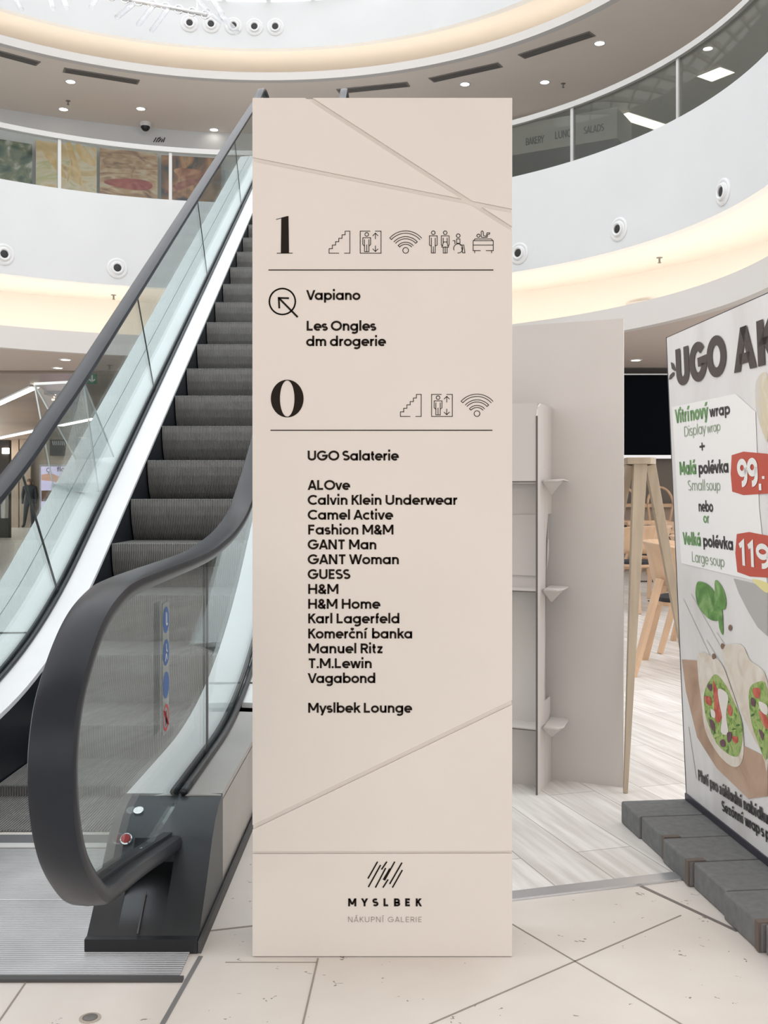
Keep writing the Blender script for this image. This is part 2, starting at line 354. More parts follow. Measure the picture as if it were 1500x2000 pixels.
def letter(mb, s, p0, ex, ey, width, cap, weight=.2, track=0.0):
    """write s with its baseline starting at p0, ink width and cap height in metres; weight in cap heights"""
    h = weight/2; items = []; x = 0; ink = []
    for ch in s:
        st, a, b = glyph(ch, h)
        if not st: x += .27+track; continue
        xs_ = [p[0] for q in st for p in pts_of(q)]; lo, hi = min(xs_), max(xs_)
        items.append((st, x+a-lo)); ink.append((x+a, x+a+hi-lo)); x += a+(hi-lo)+b+2*h*.55+track
    i0 = ink[0][0]; i1 = ink[-1][1]
    k = (width/cap-2*h)/max(i1-i0, 1e-3)
    p0 = Vector(p0)
    for st, ox in items:
        for q in st:
            if q[0] == 'D':
                (xa, ya), (xb, yb) = [((p[0]+ox-i0)*k+h, p[1]) for p in q[1:]]; hw = h*.97*math.hypot(xb-xa, yb-ya)/abs(yb-ya)
                mb.add([p0+ex*(x*cap)+ey*(y*cap) for x, y in ((xa-hw, ya), (xa+hw, ya), (xb+hw, yb), (xb-hw, yb))], [(0, 1, 2, 3)]); continue
            Lf, Rt = ribbon2d([((p[0]+ox-i0)*k+h, p[1]) for p in q], h); n = len(Lf)
            mb.add([p0+ex*(v.x*cap)+ey*(v.y*cap) for v in Lf+Rt], [(i, n+i, n+i+1, i+1) for i in range(n-1)])
def stroke(mb, P, pts, w, closed=False):
    """flat line through px points mapped by P, width w in px"""
    n = len(pts); idx = range(n if closed else n-1)
    for i in idx:
        a = Vector(pts[i]); b = Vector(pts[(i+1) % n]); d = (b-a)
        if d.length < 1e-6: continue
        d.normalize(); q = Vector((-d.y, d.x))*w/2; a2 = a-d*w*.4; b2 = b+d*w*.4
        mb.add([P(*(a2+q)), P(*(a2-q)), P(*(b2-q)), P(*(b2+q))], [(0,1,2,3)])
def circ(c, r, n=28, a0=0, a1=360, ry=None):
    ry = ry or r; k = n if a1-a0 >= 360 else n+1
    return [(c[0]+r*math.cos(math.radians(a0+(a1-a0)*i/n)), c[1]-ry*math.sin(math.radians(a0+(a1-a0)*i/n))) for i in range(k)]
def poly(mb, P, pts): mb.add([P(*p) for p in pts], [tuple(range(len(pts)))])

# ================================================================== STRUCTURE
stone = stone_mat(); planks = plank_mat()
sA = Vector((.331, 2.943)); sB = Vector((.846, 3.10)); sd = (sB-sA).normalized()
L_ = sA - sd*.52; R_ = sA + sd*9
struct(MB().add([(-14, -4, 0), (R_.x, -4, 0), (R_.x, R_.y, 0), (L_.x, L_.y, 0), (L_.x, 40, 0), (-14, 40, 0)], [(0,1,2,3,4,5)]), 'floor', stone)
struct(MB().add([(L_.x, L_.y, 0), (R_.x, R_.y, 0), (R_.x, 40, 0), (L_.x, 40, 0)], [(0,1,2,3)]), 'floor_cafe', planks)
sn = Vector((-sd.y, sd.x))
mb = MB(); a = L_; b = R_
mb.hexa([(p.x, p.y, z) for z in (0, .006) for p in (a-sn*.028, b-sn*.028, b+sn*.028, a+sn*.028)])
struct(mb, 'trim_1', alu)
def fstrip(mb, p, q, w):
    d = (q-p).normalized(); k = Vector((-d.y, d.x, 0))*w/2
    mb.hexa([p-k, q-k, q+k, p+k, p-k+Vector((0,0,.0012)), q-k+Vector((0,0,.0012)), q+k+Vector((0,0,.0012)), p+k+Vector((0,0,.0012))])
def fl(x, y): return on_z(x, y, 0)
mb = MB()
fstrip(mb, fl(1000, 1805), fl(1380, 2030), .004); fstrip(mb, fl(800, 2018), fl(1330, 1788), .004)
fstrip(mb, fl(621, 1872), fl(580, 2050), .004); fstrip(mb, fl(440, 1880), fl(620, 1880), .0025)
fstrip(mb, fl(405, 1819), fl(500, 1808), .007); fstrip(mb, fl(58, 1908), fl(-50, 2065), .004)
struct(mb, 'trim_2', grout)
mb = MB(); fstrip(mb, fl(1252, 1731), fl(1440, 1819), .012); struct(mb, 'trim_3', mat('bronze_inlay', (.22, .20, .185), .4, metal=.3))
mb = MB(); fstrip(mb, fl(392, 1868), fl(300, 2000)+Vector((0, -.3, 0)), .011); struct(mb, 'trim_4', mat('grey_inlay', (.25, .245, .24), .4, metal=.4))
# rings of the atrium (centre, radius)
C1 = (-1.9, 9.9); R1 = 5.52; C2 = (-2.08, 11.5); R2 = 6.0
A0, A1 = -28, 208
zf0, zf1 = 4.12, 5.40          # lower white fascia
struct(MB().lathe([(R1, zf0), (R1+.12, zf0), (R1+.12, zf1), (R1, zf1)], C1, A0, A1, 120), 'wall_atrium_lower', white, smooth='auto')
struct(MB().lathe([(R1+.12, zf0), (R1+1.25, zf0), (R1+1.25, zf0+.1), (R1+.12, zf0+.1)], C1, A0, A1, 100), 'ceiling_cove_lower', cream, smooth='auto')
struct(MB().lathe([(R1+1.25, 3.16), (R1+1.35, 3.16), (R1+1.35, zf0+.1), (R1+1.25, zf0+.1)], C1, A0, A1, 100), 'wall_cove_lower', cream, smooth='auto')
struct(MB().lathe([(R1-.02, 3.12), (R1+.10, 3.12), (R1+.10, 3.42), (R1-.02, 3.42)], C1, A0, A1, 120), 'trim_5', lipm, smooth='auto')
struct(MB().box(-14, 14, -3.5, 1.6, 3.2, 5.4), 'ceiling_near_shade', soff_g)  # unseen slab above the camera, added and sized to shade the sign
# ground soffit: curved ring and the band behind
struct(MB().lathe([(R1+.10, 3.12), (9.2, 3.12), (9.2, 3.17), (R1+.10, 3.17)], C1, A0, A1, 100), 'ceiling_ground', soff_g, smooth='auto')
struct(MB().lathe([(R1+.12, 5.10), (14, 5.10), (14, 5.17), (R1+.12, 5.17)], C1, A0, A1, 100), 'floor_upper', lipm, smooth='auto')
# warm LED tape lying on the cove floor
tag(MB().lathe([(R1+.45, 3.19), (R1+.52, 3.19), (R1+.52, 3.205), (R1+.45, 3.205)], C1, A0, A1, 100).build('cove_light_strip', led),
    'warm white strip light hidden behind the lip of the lower cove', 'light strip')
# upper level
zs = 8.02
struct(MB().lathe([(R2+.02, zs), (R2+.14, zs), (R2+.14, zs+.13), (R2+.02, zs+.13)], C2, A0, A1, 120), 'trim_6', lipm, smooth='auto')
struct(MB().lathe([(R2+.14, zs), (13.5, zs), (13.5, zs+.05), (R2+.14, zs+.05)], C2, A0, A1, 120), 'ceiling_upper', soff, smooth='auto')
zd0 = 8.64; CD = (-2.17, 11.9); RD = 5.84
struct(MB().lathe([(RD, zd0), (RD+.12, zd0), (RD+.12, 9.42), (RD, 9.42)], CD, A0, A1, 120), 'wall_drum', white, smooth='auto')
struct(MB().lathe([(RD+.12, zd0), (RD+1.3, zd0), (RD+1.3, zd0+.08), (RD+.12, zd0+.08)], CD, A0, A1, 100), 'ceiling_cove_upper', cream, smooth='auto')
struct(MB().lathe([(RD+1.2, zs+.05), (RD+1.3, zs+.05), (RD+1.3, zd0+.08), (RD+1.2, zd0+.08)], CD, A0, A1, 100), 'wall_cove_upper', cream, smooth='auto')
tag(MB().lathe([(R2+.40, zs+.06), (R2+.46, zs+.06), (R2+.46, zs+.075), (R2+.40, zs+.075)], C2, A0, A1, 100).build('cove_light_strip', led_up),
    'warm white strip light hidden behind the lip of the upper cove', 'light strip')
# skylight ribs
mb = MB()
for i in range(-7, 9):
    x = -2.1+i*.75; mb.box(x-.04, x+.04, 5.5, 18.5, 9.45, 9.55)
for j in range(18):
    y = 6+j*.72; mb.box(-8.2, 4.0, y-.03, y+.03, 9.46, 9.53)
struct(mb, 'window_1', mat('skylight_frame', (.82, .82, .82), .6))
# level 1 back walls
mb = MB().lathe([(10.25, 5.17), (10.35, 5.17), (10.35, zs), (10.25, zs)], C1, 84, 205, 80); struct(mb, 'wall_upper_left', white, smooth='auto')
mb = MB().lathe([(13.2, 5.17), (13.3, 5.17), (13.3, zs), (13.2, zs)], C1, -25, 83, 60); struct(mb, 'wall_upper_right', mat('bakery_wall', (.20, .195, .18), .7), smooth='auto')
# landing at the top of the escalator
struct(MB().box(-2.05, -.15, 13.6, 15.5, 5.0, 5.165), 'floor_landing', lipm)
# ground floor beyond the ring
struct(MB().box(-14, -2.4, 16.9, 37.2, 3.08, 3.115), 'ceiling_corridor', mat('corridor_ceiling', (.26, .215, .175), .35, noise=(.4, .3)))
struct(MB().box(-14, -2.4, 37.2, 37.4, 0, 3.1), 'wall_corridor_end', mat('corridor_wall', (.46, .38, .30), .5, noise=(.5, .25)))
struct(MB().box(-2.4, -2.2, 16.9, 37.4, 0, 3.1), 'wall_corridor_side', shopdark)
struct(MB().box(-.5, 9, 16.6, 16.8, 0, 3.12), 'wall_cafe_back', mat('cafe_wall', (.15, .13, .11), .7, noise=(.8, .15)))
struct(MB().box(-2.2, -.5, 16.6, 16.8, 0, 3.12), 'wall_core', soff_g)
struct(MB().box(-.5, 9, 16.55, 16.6, 2.98, 3.12), 'trim_7', mat('cafe_header', (.05, .045, .04), .6))

# ================================================================== DIRECTORY TOTEM
YS = 2.56; K = YS/F
def S(px, py, lift=0.0): return Vector(((px-CX)*K, YS-lift, EYE+(CY-py)*K))
sx0, sx1, sy0, sy1 = 493.0, 1000.5, 191.0, 1868.0
tot = thing('directory_totem', (S(747, sy1).x, YS+.1, 0), 'tall beige mall directory pillar listing shops under large numerals 1 and 0', 'directory sign')
p0 = S(sx0, sy1); p1 = S(sx1, sy0)
MB().box(p0.x+.001, p1.x-.001, YS+.006, YS+.20, 0.0, p1.z-.001).build('body', signm, tot)
def clip(poly_, n, c):
    res = []
    for i, p in enumerate(poly_):
        q = poly_[(i+1) % len(poly_)]; dp = p.dot(n)-c; dq = q.dot(n)-c
        if dp >= 0: res.append(p)
        if dp*dq < 0: res.append(p+(q-p)*(dp/(dp-dq)))
    return res
cells = [[Vector((sx0, sy0)), Vector((sx1, sy0)), Vector((sx1, sy1)), Vector((sx0, sy1))]]
for a, b, g in (((603, 191), (998, 446), 8), ((493, 311), (1000, 412), 8), ((498, 1614), (1000, 1372), 8), ((493, 1665.5), (1000, 1664.5), 5)):
    a, b = Vector(a), Vector(b); d = (b-a).normalized(); n = Vector((-d.y, d.x)); c = n.dot(a); nx = []
    for q in cells:
        for r in (clip(q, n, c+g/2), clip(q, -n, -(c-g/2))):
            if len(r) > 2: nx.append(r)
    cells = nx
mb = MB()
for q in cells: mb.prism([S(p.x, p.y) for p in q], (0, .0065, 0))
mb.build('cladding_panel', signm, tot, bevel=.0008)
MB().box(p0.x+.003, p1.x-.003, YS+.004, YS+.19, -.001, .004).build('base_gap', joint, tot)
X_, Z_ = Vector((1, 0, 0)), Vector((0, 0, 1))
def P1(x, y): return S(x, y, .0008)
rows = [('Vapiano', 598, 704, 586), ('Les Ongles', 599, 735, 646), ('dm drogerie', 598, 754, 676), ('UGO Salaterie', 601, 779, 899.5),
        ('ALOve', 601, 684, 957), ('Calvin Klein Underwear', 601, 895, 986), ('Camel Active', 601, 768, 1015), ('Fashion M&M', 602, 768.5, 1044), ('GANT Man', 601, 735, 1073),
        ('GANT Woman', 601, 779, 1102), ('GUESS', 601, 684.5, 1131), ('H&M', 602, 661, 1160), ('H&M Home', 602, 743, 1189), ('Karl Lagerfeld', 602, 780, 1217.5),
        ('Komer\u010dn\u00ed banka', 602, 805, 1247), ('Manuel Ritz', 602, 749, 1276), ('T.M.Lewin', 601, 726, 1305), ('Vagabond', 601, 733, 1334), ('Myslbek Lounge', 602, 805, 1392)]
for s, xa, xb, y in rows:
    mb = MB(); letter(mb, s, P1(xa, y), X_, Z_, (xb-xa)*K, 19.3*K, .205); mb.build('shop_name', ink, tot)
mb = MB(); letter(mb, 'MYSLBEK', P1(680, 1770), X_, Z_, 144*K, 15.5*K, .25, track=.62); mb.build('logo_name', ink, tot)
mb = MB(); letter(mb, 'N\u00c1KUPN\u00cd GALERIE', P1(680, 1801), X_, Z_, 144*K, 10.5*K, .13, track=.12); mb.build('logo_caption', ink_grey, tot)
mb = MB()
def Q(x, y): return P1(480+x/2.83, 1600+y/2.83)
for a, b in (((677,325),(727,237)), ((679,372),(744,255)), ((752,275),(778,237)), ((718,375),(772,272)), ((768,335),(822,237)), ((762,332),(795,275)), ((760,375),(785,335)), ((797,355),(862,242)), ((812,375),(864,283))):
    stroke(mb, Q, [a, b], 8)
mb.build('logo_mark', ink, tot)
for ya, xa, xb in ((527.5, 525, 963), (840.5, 529, 961)):
    mb = MB(); stroke(mb, P1, [(xa, ya), (xb, ya)], 2.0); mb.build('rule_line', ink, tot)
def N1(x, y): return P1(500+x/5, 400+y/5)
mb = MB(); poly(mb, N1, [(243,470),(247,130),(300,112),(318,110),(323,470)]); poly(mb, N1, [(198,147),(196,141),(300,112),(247,133)])
stroke(mb, N1, [(206,474),(356,473)], 7); mb.build('level_number', ink, tot)
mb = MB(); oc = circ((561, 778.5), 32, 48, ry=36.8); ic = circ((561, 778.5), 14.2, 48, ry=35.3); n = len(oc)
mb.add([P1(*p) for p in oc]+[P1(*p) for p in ic], [(i, (i+1) % n, n+(i+1) % n, n+i) for i in range(n)]); mb.build('level_number', ink, tot)
mb = MB(); stroke(mb, P1, circ((551.5, 589), 25.3, 40), 3, True); stroke(mb, P1, [(580.5, 618.5), (545, 582.5)], 3.8); stroke(mb, P1, [(545.5, 601), (544.5, 582), (563, 582.5)], 3.6); mb.build('direction_arrow', ink, tot)
def icons(dx, dy, which):
    def I(x, y): return P1(620+x/3.947+dx, 420+y/3.947+dy)
    w = 5.2
    if 's' in which:
        mb = MB(); stroke(mb, I, [(165,295),(90,295),(90,260),(115,260),(115,232),(140,232),(140,206),(165,206),(165,180),(190,180),(190,153),(213,153),(213,125),(250,125),(250,295),(208,295)], w); mb.build('stairs_pictogram', ink, tot)
    if 'l' in which:
        mb = MB(); stroke(mb, I, [(405,125),(330,125),(330,295),(490,295),(490,125),(447,125)], w); stroke(mb, I, circ((380,150), 14, 18), w, True)
        stroke(mb, I, [(360,237),(350,228),(350,175),(410,175),(410,228),(400,237)], w); stroke(mb, I, [(363,190),(363,283),(397,283),(397,190)], w); stroke(mb, I, [(380,230),(380,283)], w)
        stroke(mb, I, [(447,185),(447,140)], w); stroke(mb, I, [(427,160),(447,140),(467,160)], w); stroke(mb, I, [(447,238),(447,282)], w); stroke(mb, I, [(427,262),(447,282),(467,262)], w)
        mb.build('lift_pictogram', ink, tot)
    if 'w' in which:
        mb = MB(); c = (680, 288); stroke(mb, I, circ((680,273), 22, 24), w, True)
        for ro, ri, lc, rc in ((165,147,1,0), (121,104,0,1), (78,62,1,0)):
            o_ = circ(c, ro, 24, 42, 138); i_ = circ(c, ri, 24, 42, 138); stroke(mb, I, o_, w); stroke(mb, I, i_, w)
            if rc: stroke(mb, I, [o_[0], i_[0]], w)
            if lc: stroke(mb, I, [o_[-1], i_[-1]], w)
        mb.build('wifi_pictogram', ink, tot)
    if 't' in which:
        mb = MB()
        for cx, sk in ((893, 0), (985, 1)):
            stroke(mb, I, circ((cx,137), 14, 18), w, True); stroke(mb, I, [(cx-18,238),(cx-30,232),(cx-30,161),(cx+30,161),(cx+30,232),(cx+18,238)], w)
            stroke(mb, I, [(cx-15,178),(cx-15,212 if sk else 293)], w); stroke(mb, I, [(cx+15,178),(cx+15,212 if sk else 293)], w); stroke(mb, I, [(cx-15,293),(cx+15,293)], w); stroke(mb, I, [(cx,245),(cx,293)], w)
            if sk: stroke(mb, I, [(cx-12,208),(cx+12,208),(cx+26,248),(cx-26,248)], w, True); stroke(mb, I, [(cx-15,250),(cx-15,293)], w); stroke(mb, I, [(cx+15,250),(cx+15,293)], w)
        stroke(mb, I, circ((1085,160), 14, 18), w, True); stroke(mb, I, [(1073,185),(1098,185),(1098,218),(1073,218)], w, True); stroke(mb, I, [(1045,198),(1060,198),(1060,222)], w)
        stroke(mb, I, circ((1085,258), 35, 26, 5, 200), w); stroke(mb, I, circ((1085,258), 35, 14, 265, 360), w); stroke(mb, I, [(1100,232),(1128,232),(1137,292),(1119,292),(1112,250)], w)
        mb.build('toilets_pictogram', ink, tot)
    if 'b' in which:
        mb = MB(); stroke(mb, I, [(1300,275),(1355,275),(1355,198),(1200,198),(1200,275),(1255,275)], w); stroke(mb, I, [(1200,232),(1355,232)], w)
        stroke(mb, I, [(1212,275),(1212,292)], w); stroke(mb, I, [(1342,275),(1342,292)], w); stroke(mb, I, [(1206,196),(1215,185),(1340,185),(1350,196)], w); stroke(mb, I, circ((1241,160), 12, 16), w, True)
        stroke(mb, I, [(1263,171),(1262,130),(1270,122),(1278,130),(1280,160),(1300,165),(1308,138),(1329,138),(1325,149),(1312,151),(1308,172),(1280,173),(1263,171)], w); mb.build('baby_changing_pictogram', ink, tot)
icons(0, 0, 'slwtb'); icons(139.3, 318.7, 'slw')

# ================================================================== ESCALATOR
XL, XR = -1.61, -.60                       # glass planes
SL, SR = -1.477, -.757                     # ends of the steps
NY, NZ, TAN = 5.91, 1.10, math.tan(math.radians(30))
TOPZ = 5.17
def nose(Y): return NZ+(Y-NY)*TAN
def deck(Y):                               # height of the decks: flat, a smooth bend, the incline, flat
    a = 3.55; b = 5.35; lo = .285
    inc = nose(Y)+.03
    if Y <= a: h = lo
    elif Y >= b: h = inc
    else:
        t = (Y-a)/(b-a); P1_ = 4.45; h1 = lo; h = (1-t)**2*lo+2*t*(1-t)*(nose(P1_)+.03)+t*t*(nose(b)+.03)
    top = TOPZ+.27
    if Y > 12.7: h = min(h, top - .18*max(0, (13.6-Y)/.9)**2)
    return min(h, top)
esc = thing('escalator', (-1.1, 2.6, 0), 'grey escalator with glass sides and black handrails rising behind the sign', 'escalator')
# --- handrail line (traced from the newel: outer face)
raw = [(2.85, .170), (2.60, .215), (2.36, .262), (2.14, .297), (2.06, .318), (1.985, .372), (1.925, .425), (1.882, .478), (1.852, .543), (1.838, .618), (1.842, .680), (1.866, .742), (1.898, .783), (1.950, .828), (2.01, .868), (2.09, .903), (2.20, .927), (2.33, .940), (2.77, .945), (3.23, .953), (3.50, .974), (3.75, 1.00), (4.08, 1.063), (4.36, 1.184), (4.65, 1.325), (4.95, 1.495)]
raw += [(Y, nose(Y)+.93) for Y in (5.3, 6, 7, 8, 9, 10, 11, 12, 12.5)] + [(12.9, 6.12), (13.25, 6.17), (13.7, 6.18), (14.1, 6.18)]
raw += [(14.15+.31*math.sin(math.radians(t)), 5.87+.31*math.cos(math.radians(t))) for t in (20, 50, 80, 110, 140, 170, 180)] + [(13.8, 5.55)]
def catmull(P, k=5):
    res = []
    for i in range(len(P)-1):
        p = [Vector(P[max(0, min(len(P)-1, j))]) for j in (i-1, i, i+1, i+2)]
        for q in range(k):
            t = q/k; res.append(.5*((2*p[1])+(p[2]-p[0])*t+(2*p[0]-5*p[1]+4*p[2]-p[3])*t*t+(-p[0]+3*p[1]-3*p[2]+p[3])*t**3))
    return res+[Vector(P[-1])]
path = catmull(raw)
for _ in range(6): path = [path[0]]+[(path[i-1]+path[i]*2+path[i+1])/4 for i in range(1, len(path)-1)]+[path[-1]]
def normals(p):
    o = []
    for i in range(len(p)):
        t = (p[min(i+1, len(p)-1)]-p[max(i-1, 0)]).normalized(); o.append(Vector((-t.y, t.x)))
    return o
pn = normals(path)
w = .0425
sec = [(-w,-.013), (-w+.004,-.005), (-w+.014,-.001), (0, .0015), (w-.014,-.001), (w-.004,-.005), (w,-.013), (w,-.026), (w-.005,-.035), (w-.014,-.038), (.012,-.038), (.012,-.046), (-.012,-.046), (-.012,-.038), (-w+.014,-.038), (-w+.005,-.035), (-w,-.026)]
def sweep(path, pn, sec, x):
    mb = MB(); m = len(sec)
    for p, n in zip(path, pn):
        for dx, dn in sec: mb.v.append((x+dx, p.x+n.x*dn, p.y+n.y*dn))
    for i in range(len(path)-1):
        for k in range(m): mb.f.append((i*m+k, i*m+(k+1) % m, (i+1)*m+(k+1) % m, (i+1)*m+k))
    mb.f.append(tuple(range(m))); mb.f.append(tuple((len(path)-1)*m+k for k in reversed(range(m)))); return mb
for x in (XR, XL): sweep(path, pn, sec, x).build('handrail', rubber, esc, smooth='auto')
# --- glass panes between the decks and the handrails, cut by joints
inner = [p-n*.040 for p, n in zip(path, pn)]
ia = min(range(len(inner)), key=lambda i: abs(inner[i].x-1.95)+abs(inner[i].y-.42)*.6)
upper = [q for q in inner[ia-10:] if True]
upper = [q for i, q in enumerate(upper) if q.y > .30 and (q.x < 14.46)]
end = max(range(len(upper)), key=lambda i: upper[i].x); upper = upper[:end+1]
lower = [Vector((Y, deck(Y)-.01)) for Y in [2.95+.12*i for i in range(97)]]
lower = [Vector((2.62, .26))]+[q for q in lower if q.x < 14.4]
outline = [Vector((q.x, q.y)) for q in upper]+list(reversed(lower))
def pane_cells(cuts):
    # cuts: (point, direction) lines in the YZ plane ordered along the run; split the strip between upper and lower curves
    res = []; U = list(upper); Lw = list(lower)
    def cross(curve, p, d):
        n = Vector((-d.y, d.x)); c = n.dot(p)
        for i in range(len(curve)-1):
            a = n.dot(curve[i])-c; b = n.dot(curve[i+1])-c
            if a*b <= 0 and a != b and abs((curve[i]-p).length) < 1.2: return i, curve[i]+(curve[i+1]-curve[i])*(a/(a-b))
        return None
    pu, pl = 0, 0; su = None; sl = None
    for p, d in cuts:
        cu = cross(U, p, d); cl = cross(Lw, p, d)
        if not cu or not cl: continue
        a = ([su] if su is not None else [])+U[pu:cu[0]+1]+[cu[1]]; b = ([sl] if sl is not None else [])+Lw[pl:cl[0]+1]+[cl[1]]
        res.append((a, b)); pu, su, pl, sl = cu[0]+1, cu[1], cl[0]+1, cl[1]
    res.append(([su]+U[pu:], [sl]+Lw[pl:])); return res
dj = Vector((.405, -.465))
cuts = [(Vector((3.40, .6)), Vector((0, 1)))]+[(Vector((4.60+2.04*k, 1.19+2.04*k*TAN))+dj*.4, dj) for k in range(5)]
cells = pane_cells(cuts)
for x in (XR, XL):
    for a, b in cells:
        pl = [(x-.005, q.x, q.y) for q in a]+[(x-.005, q.x, q.y) for q in reversed(b)]
        mb = MB().prism(pl, (.010, 0, 0)); mb.build('glass_pane', balg, esc)
    for i, (a, b) in enumerate(cells[:-1]):
        mb = MB(); mb.bar((x, a[-1].x, a[-1].y), (x, b[-1].x, b[-1].y), .012, .006, up=(1,0,0)); mb.build('pane_joint', joint, esc)
# --- decks, gaskets, skirts
Ys = [2.95+.1*i for i in range(113)]
def ribbon(xa, xb, da, db, y0, y1, th=.02, outer_bend=None):
    mb = MB(); pr = []
    ys = [y for y in Ys if y0 <= y <= y1]
    for y in ys:
        d = deck(y); xo = xb(y) if callable(xb) else xb
        pr.append([(xa, y, d+da), (xo, y, d+db), (xo, y, d+db-th), (xa, y, d+da-th)])
    for q in pr: mb.v += q
    for i in range(len(pr)-1):
        for k in range(4): mb.f.append((i*4+k, i*4+(k+1) % 4, i*4+4+(k+1) % 4, i*4+4+k))
    mb.f.append((0,1,2,3)); k = (len(pr)-1)*4; mb.f.append((k+3,k+2,k+1,k)); return mb
ribbon(XR-.018, SR-.002, .0, -.012, 2.9, 14.2).build('inner_deck', sheendeck, esc, smooth='auto')
ribbon(XL+.018, SL+.002, .0, -.012, 2.9, 14.2).build('inner_deck', sheendeck, esc, smooth='auto')
def ease(y): t = min(1, max(0, (y-4.0)/.7)); return t*t*(3-2*t)
def oR1(y): return -.482+.05*ease(y)
def oR2(y): return -.481+.17*ease(y)
ribbon(XR+.018, oR1, 0, -.003, 2.9, 4.0).build('outer_deck', brushed, esc, smooth='auto')
ribbon(XR+.018, oR1, 0, -.004, 4.0, 14.2).build('outer_deck', paledeck, esc, smooth='auto')  # incline run made pale: reflected skylight put into its colour
ribbon(-.43, oR2, -.006, -.015, 4.6, 14.2).build('outer_deck_edge', paledeck, esc, smooth='auto')
ribbon(XL-.018, -1.818, 0, -.004, 2.9, 14.2).build('outer_deck', paledeck, esc, smooth='auto')
ribbon(-1.824, -1.93, -.006, -.012, 2.9, 14.2).build('outer_deck_edge', paledeck, esc, smooth='auto')
for x in (XR, XL):
    for s_ in (-1, 1):
        gp = [(x+s_*.014, y, deck(y)+.006) for y in Ys if y > 2.9]; MB().tube(gp, .011, 8).build('gasket', darkmetal, esc, smooth=True)
for x, th in ((SL, -.012), (SR, .012)):
    mb = MB(); ys = [3.0+.2*i for i in range(56)]
    up = [(x, y, deck(y)-.014) for y in ys]; lo = [(x, y, max(-.05, nose(y)-.42)) for y in ys]
    mb.prism(up+list(reversed(lo)), (th, 0, 0)); mb.build('skirt_panel', skirtm, esc)
for xa, xb, yy in ((-1.632, -1.816, 4.72), (-.578, -.45, 4.25)): MB().bar((xa, yy, deck(yy)+.001), (xb, yy, deck(yy)), .012, .004).build('deck_joint', joint, esc)
# outside cladding
for xf, nm in ((lambda y: oR2(y) if y > 4.6 else oR1(y) , 1), (lambda y: -1.93, -1)):
    mb = MB(); ys = [2.62, 2.8]+[y for y in Ys if y >= 2.95]
    vs = []
    for y in ys:
        d = deck(y)-.02 if y > 2.9 else .045+(y-2.62)*.75
        b = max(0.0, nose(y)-1.0) if y > 4.4 else 0.0
        vs += [(xf(y), y, d), (xf(y), y, b), (xf(y)-.02*nm, y, b), (xf(y)-.02*nm, y, d)]
    mb.v = vs
    for i in range(len(ys)-1):
        for k in range(4): mb.f.append((i*4+k, i*4+(k+1) % 4, i*4+4+(k+1) % 4, i*4+4+k))
    mb.f.append((0,1,2,3)); k = (len(ys)-1)*4; mb.f.append((k+3,k+2,k+1,k)); mb.build('side_cladding', brushed, esc)
mb = MB(); ys = [3.3+.2*i for i in range(54)]
mb.prism([(-1.9, y, max(0.0, nose(y)-.46)-.02) for y in ys]+[(-1.9, y, max(-.03, nose(y)-1.0)) for y in reversed(ys)], (1.42, 0, 0)); mb.build('truss', darkmetal, esc)
mb = MB(); mb.box(-.478, -.470, 2.58, 4.5, .0, .03); mb.build('kick_strip', joint, esc)
# --- newel bases
prof = [(2.585, 0), (2.60, .035), (2.715, .135), (2.79, .212), (2.845, .25), (2.90, .272), (2.965, .283)]
hp = [(2.585, 0), (2.60, .035), (2.68, .103), (2.90, .113), (2.90, .215), (2.792, .214), (2.845, .25), (2.90, .272), (2.965, .283)]
for xr, mir in ((XR, 1), (XL, -1)):
    mb = MB()
    xs = [(-.155, -.083, prof), (-.083, .028, hp), (.028, .121, prof)]
    for a, b, pf in xs:
        A, B = xr+a*mir, xr+b*mir; mb.sweep_x(pf+[(2.965, 0)], min(A, B), max(A, B))
    nb = mb.build('newel_base', darkmetal, esc, smooth='auto')
    mb = MB(); mb.bar((xr+.018*0-.03*mir, 2.598, .04), (xr-.03*mir, 2.688, .112), .004, .004); mb.build('panel_seam', joint, nb)
    mb = MB(); mb.box(xr-.155 if mir > 0 else xr-.121, xr+.121 if mir > 0 else xr+.155, 2.578, 2.60, 0, .035); mb.build('rubber_foot', black, nb)
    mb = MB().disc((xr-.105*mir, 2.786, .212), (0, -.72, .69), [(.016, 0), (.016, .004), (.013, .006), (.012, .002)], 20); mb.build('button_ring', chrome, nb, smooth='auto')
    mb = MB().disc((xr-.105*mir, 2.786, .212), (0, -.72, .69), [(.0125, .001), (.0125, .006), (.010, .008)], 20); mb.build('stop_button', red, nb, smooth='auto')
    mb = MB().disc((xr-.092*mir, 2.868, .262), (0, -.42, .9), [(.014, 0), (.014, .004), (.011, .005), (.004, .003)], 18); mb.build('key_switch', chrome, nb, smooth='auto')
# --- floor plates and comb
mb = MB(); pr = []; y = 2.455
while y < 2.90: pr += [(y, .0005), (y+.0015, .006), (y+.0065, .006), (y+.008, .0005)]; y += .0115
x0, x1 = -1.70, -.497
mb.sweep_x([(2.44, 0)]+pr+[(y, 0)], x0, x1); mb.build('floor_plate', ribm, esc)
mb = MB(); pr = []; ya = y+.008; y = ya
while y < 3.325: pr += [(y, .0005), (y+.0015, .006), (y+.0055, .006), (y+.007, .0005)]; y += .0105
mb.sweep_x([(ya, 0)]+pr+[(y, 0)], -1.46, -.76); mb.build('floor_plate', ribm, esc)
MB().box(-1.74, -.485, 2.425, 2.444, 0, .008).build('plate_frame', joint, esc)
MB().box(-1.46, -.76, y, 3.375, 0, .009).build('comb_plate', mat('comb_plate', (.62, .62, .60), .45), esc)
MB().box(-1.46, -.76, 3.375, 3.46, -.01, .008).build('comb', mat('comb_grey', (.16, .165, .17), .5, metal=.5), esc)
mb = MB(); mb.box(-1.36, -1.24, 3.0, 3.05, .0063, .0068); mb.build('plate_label', stickw, esc)
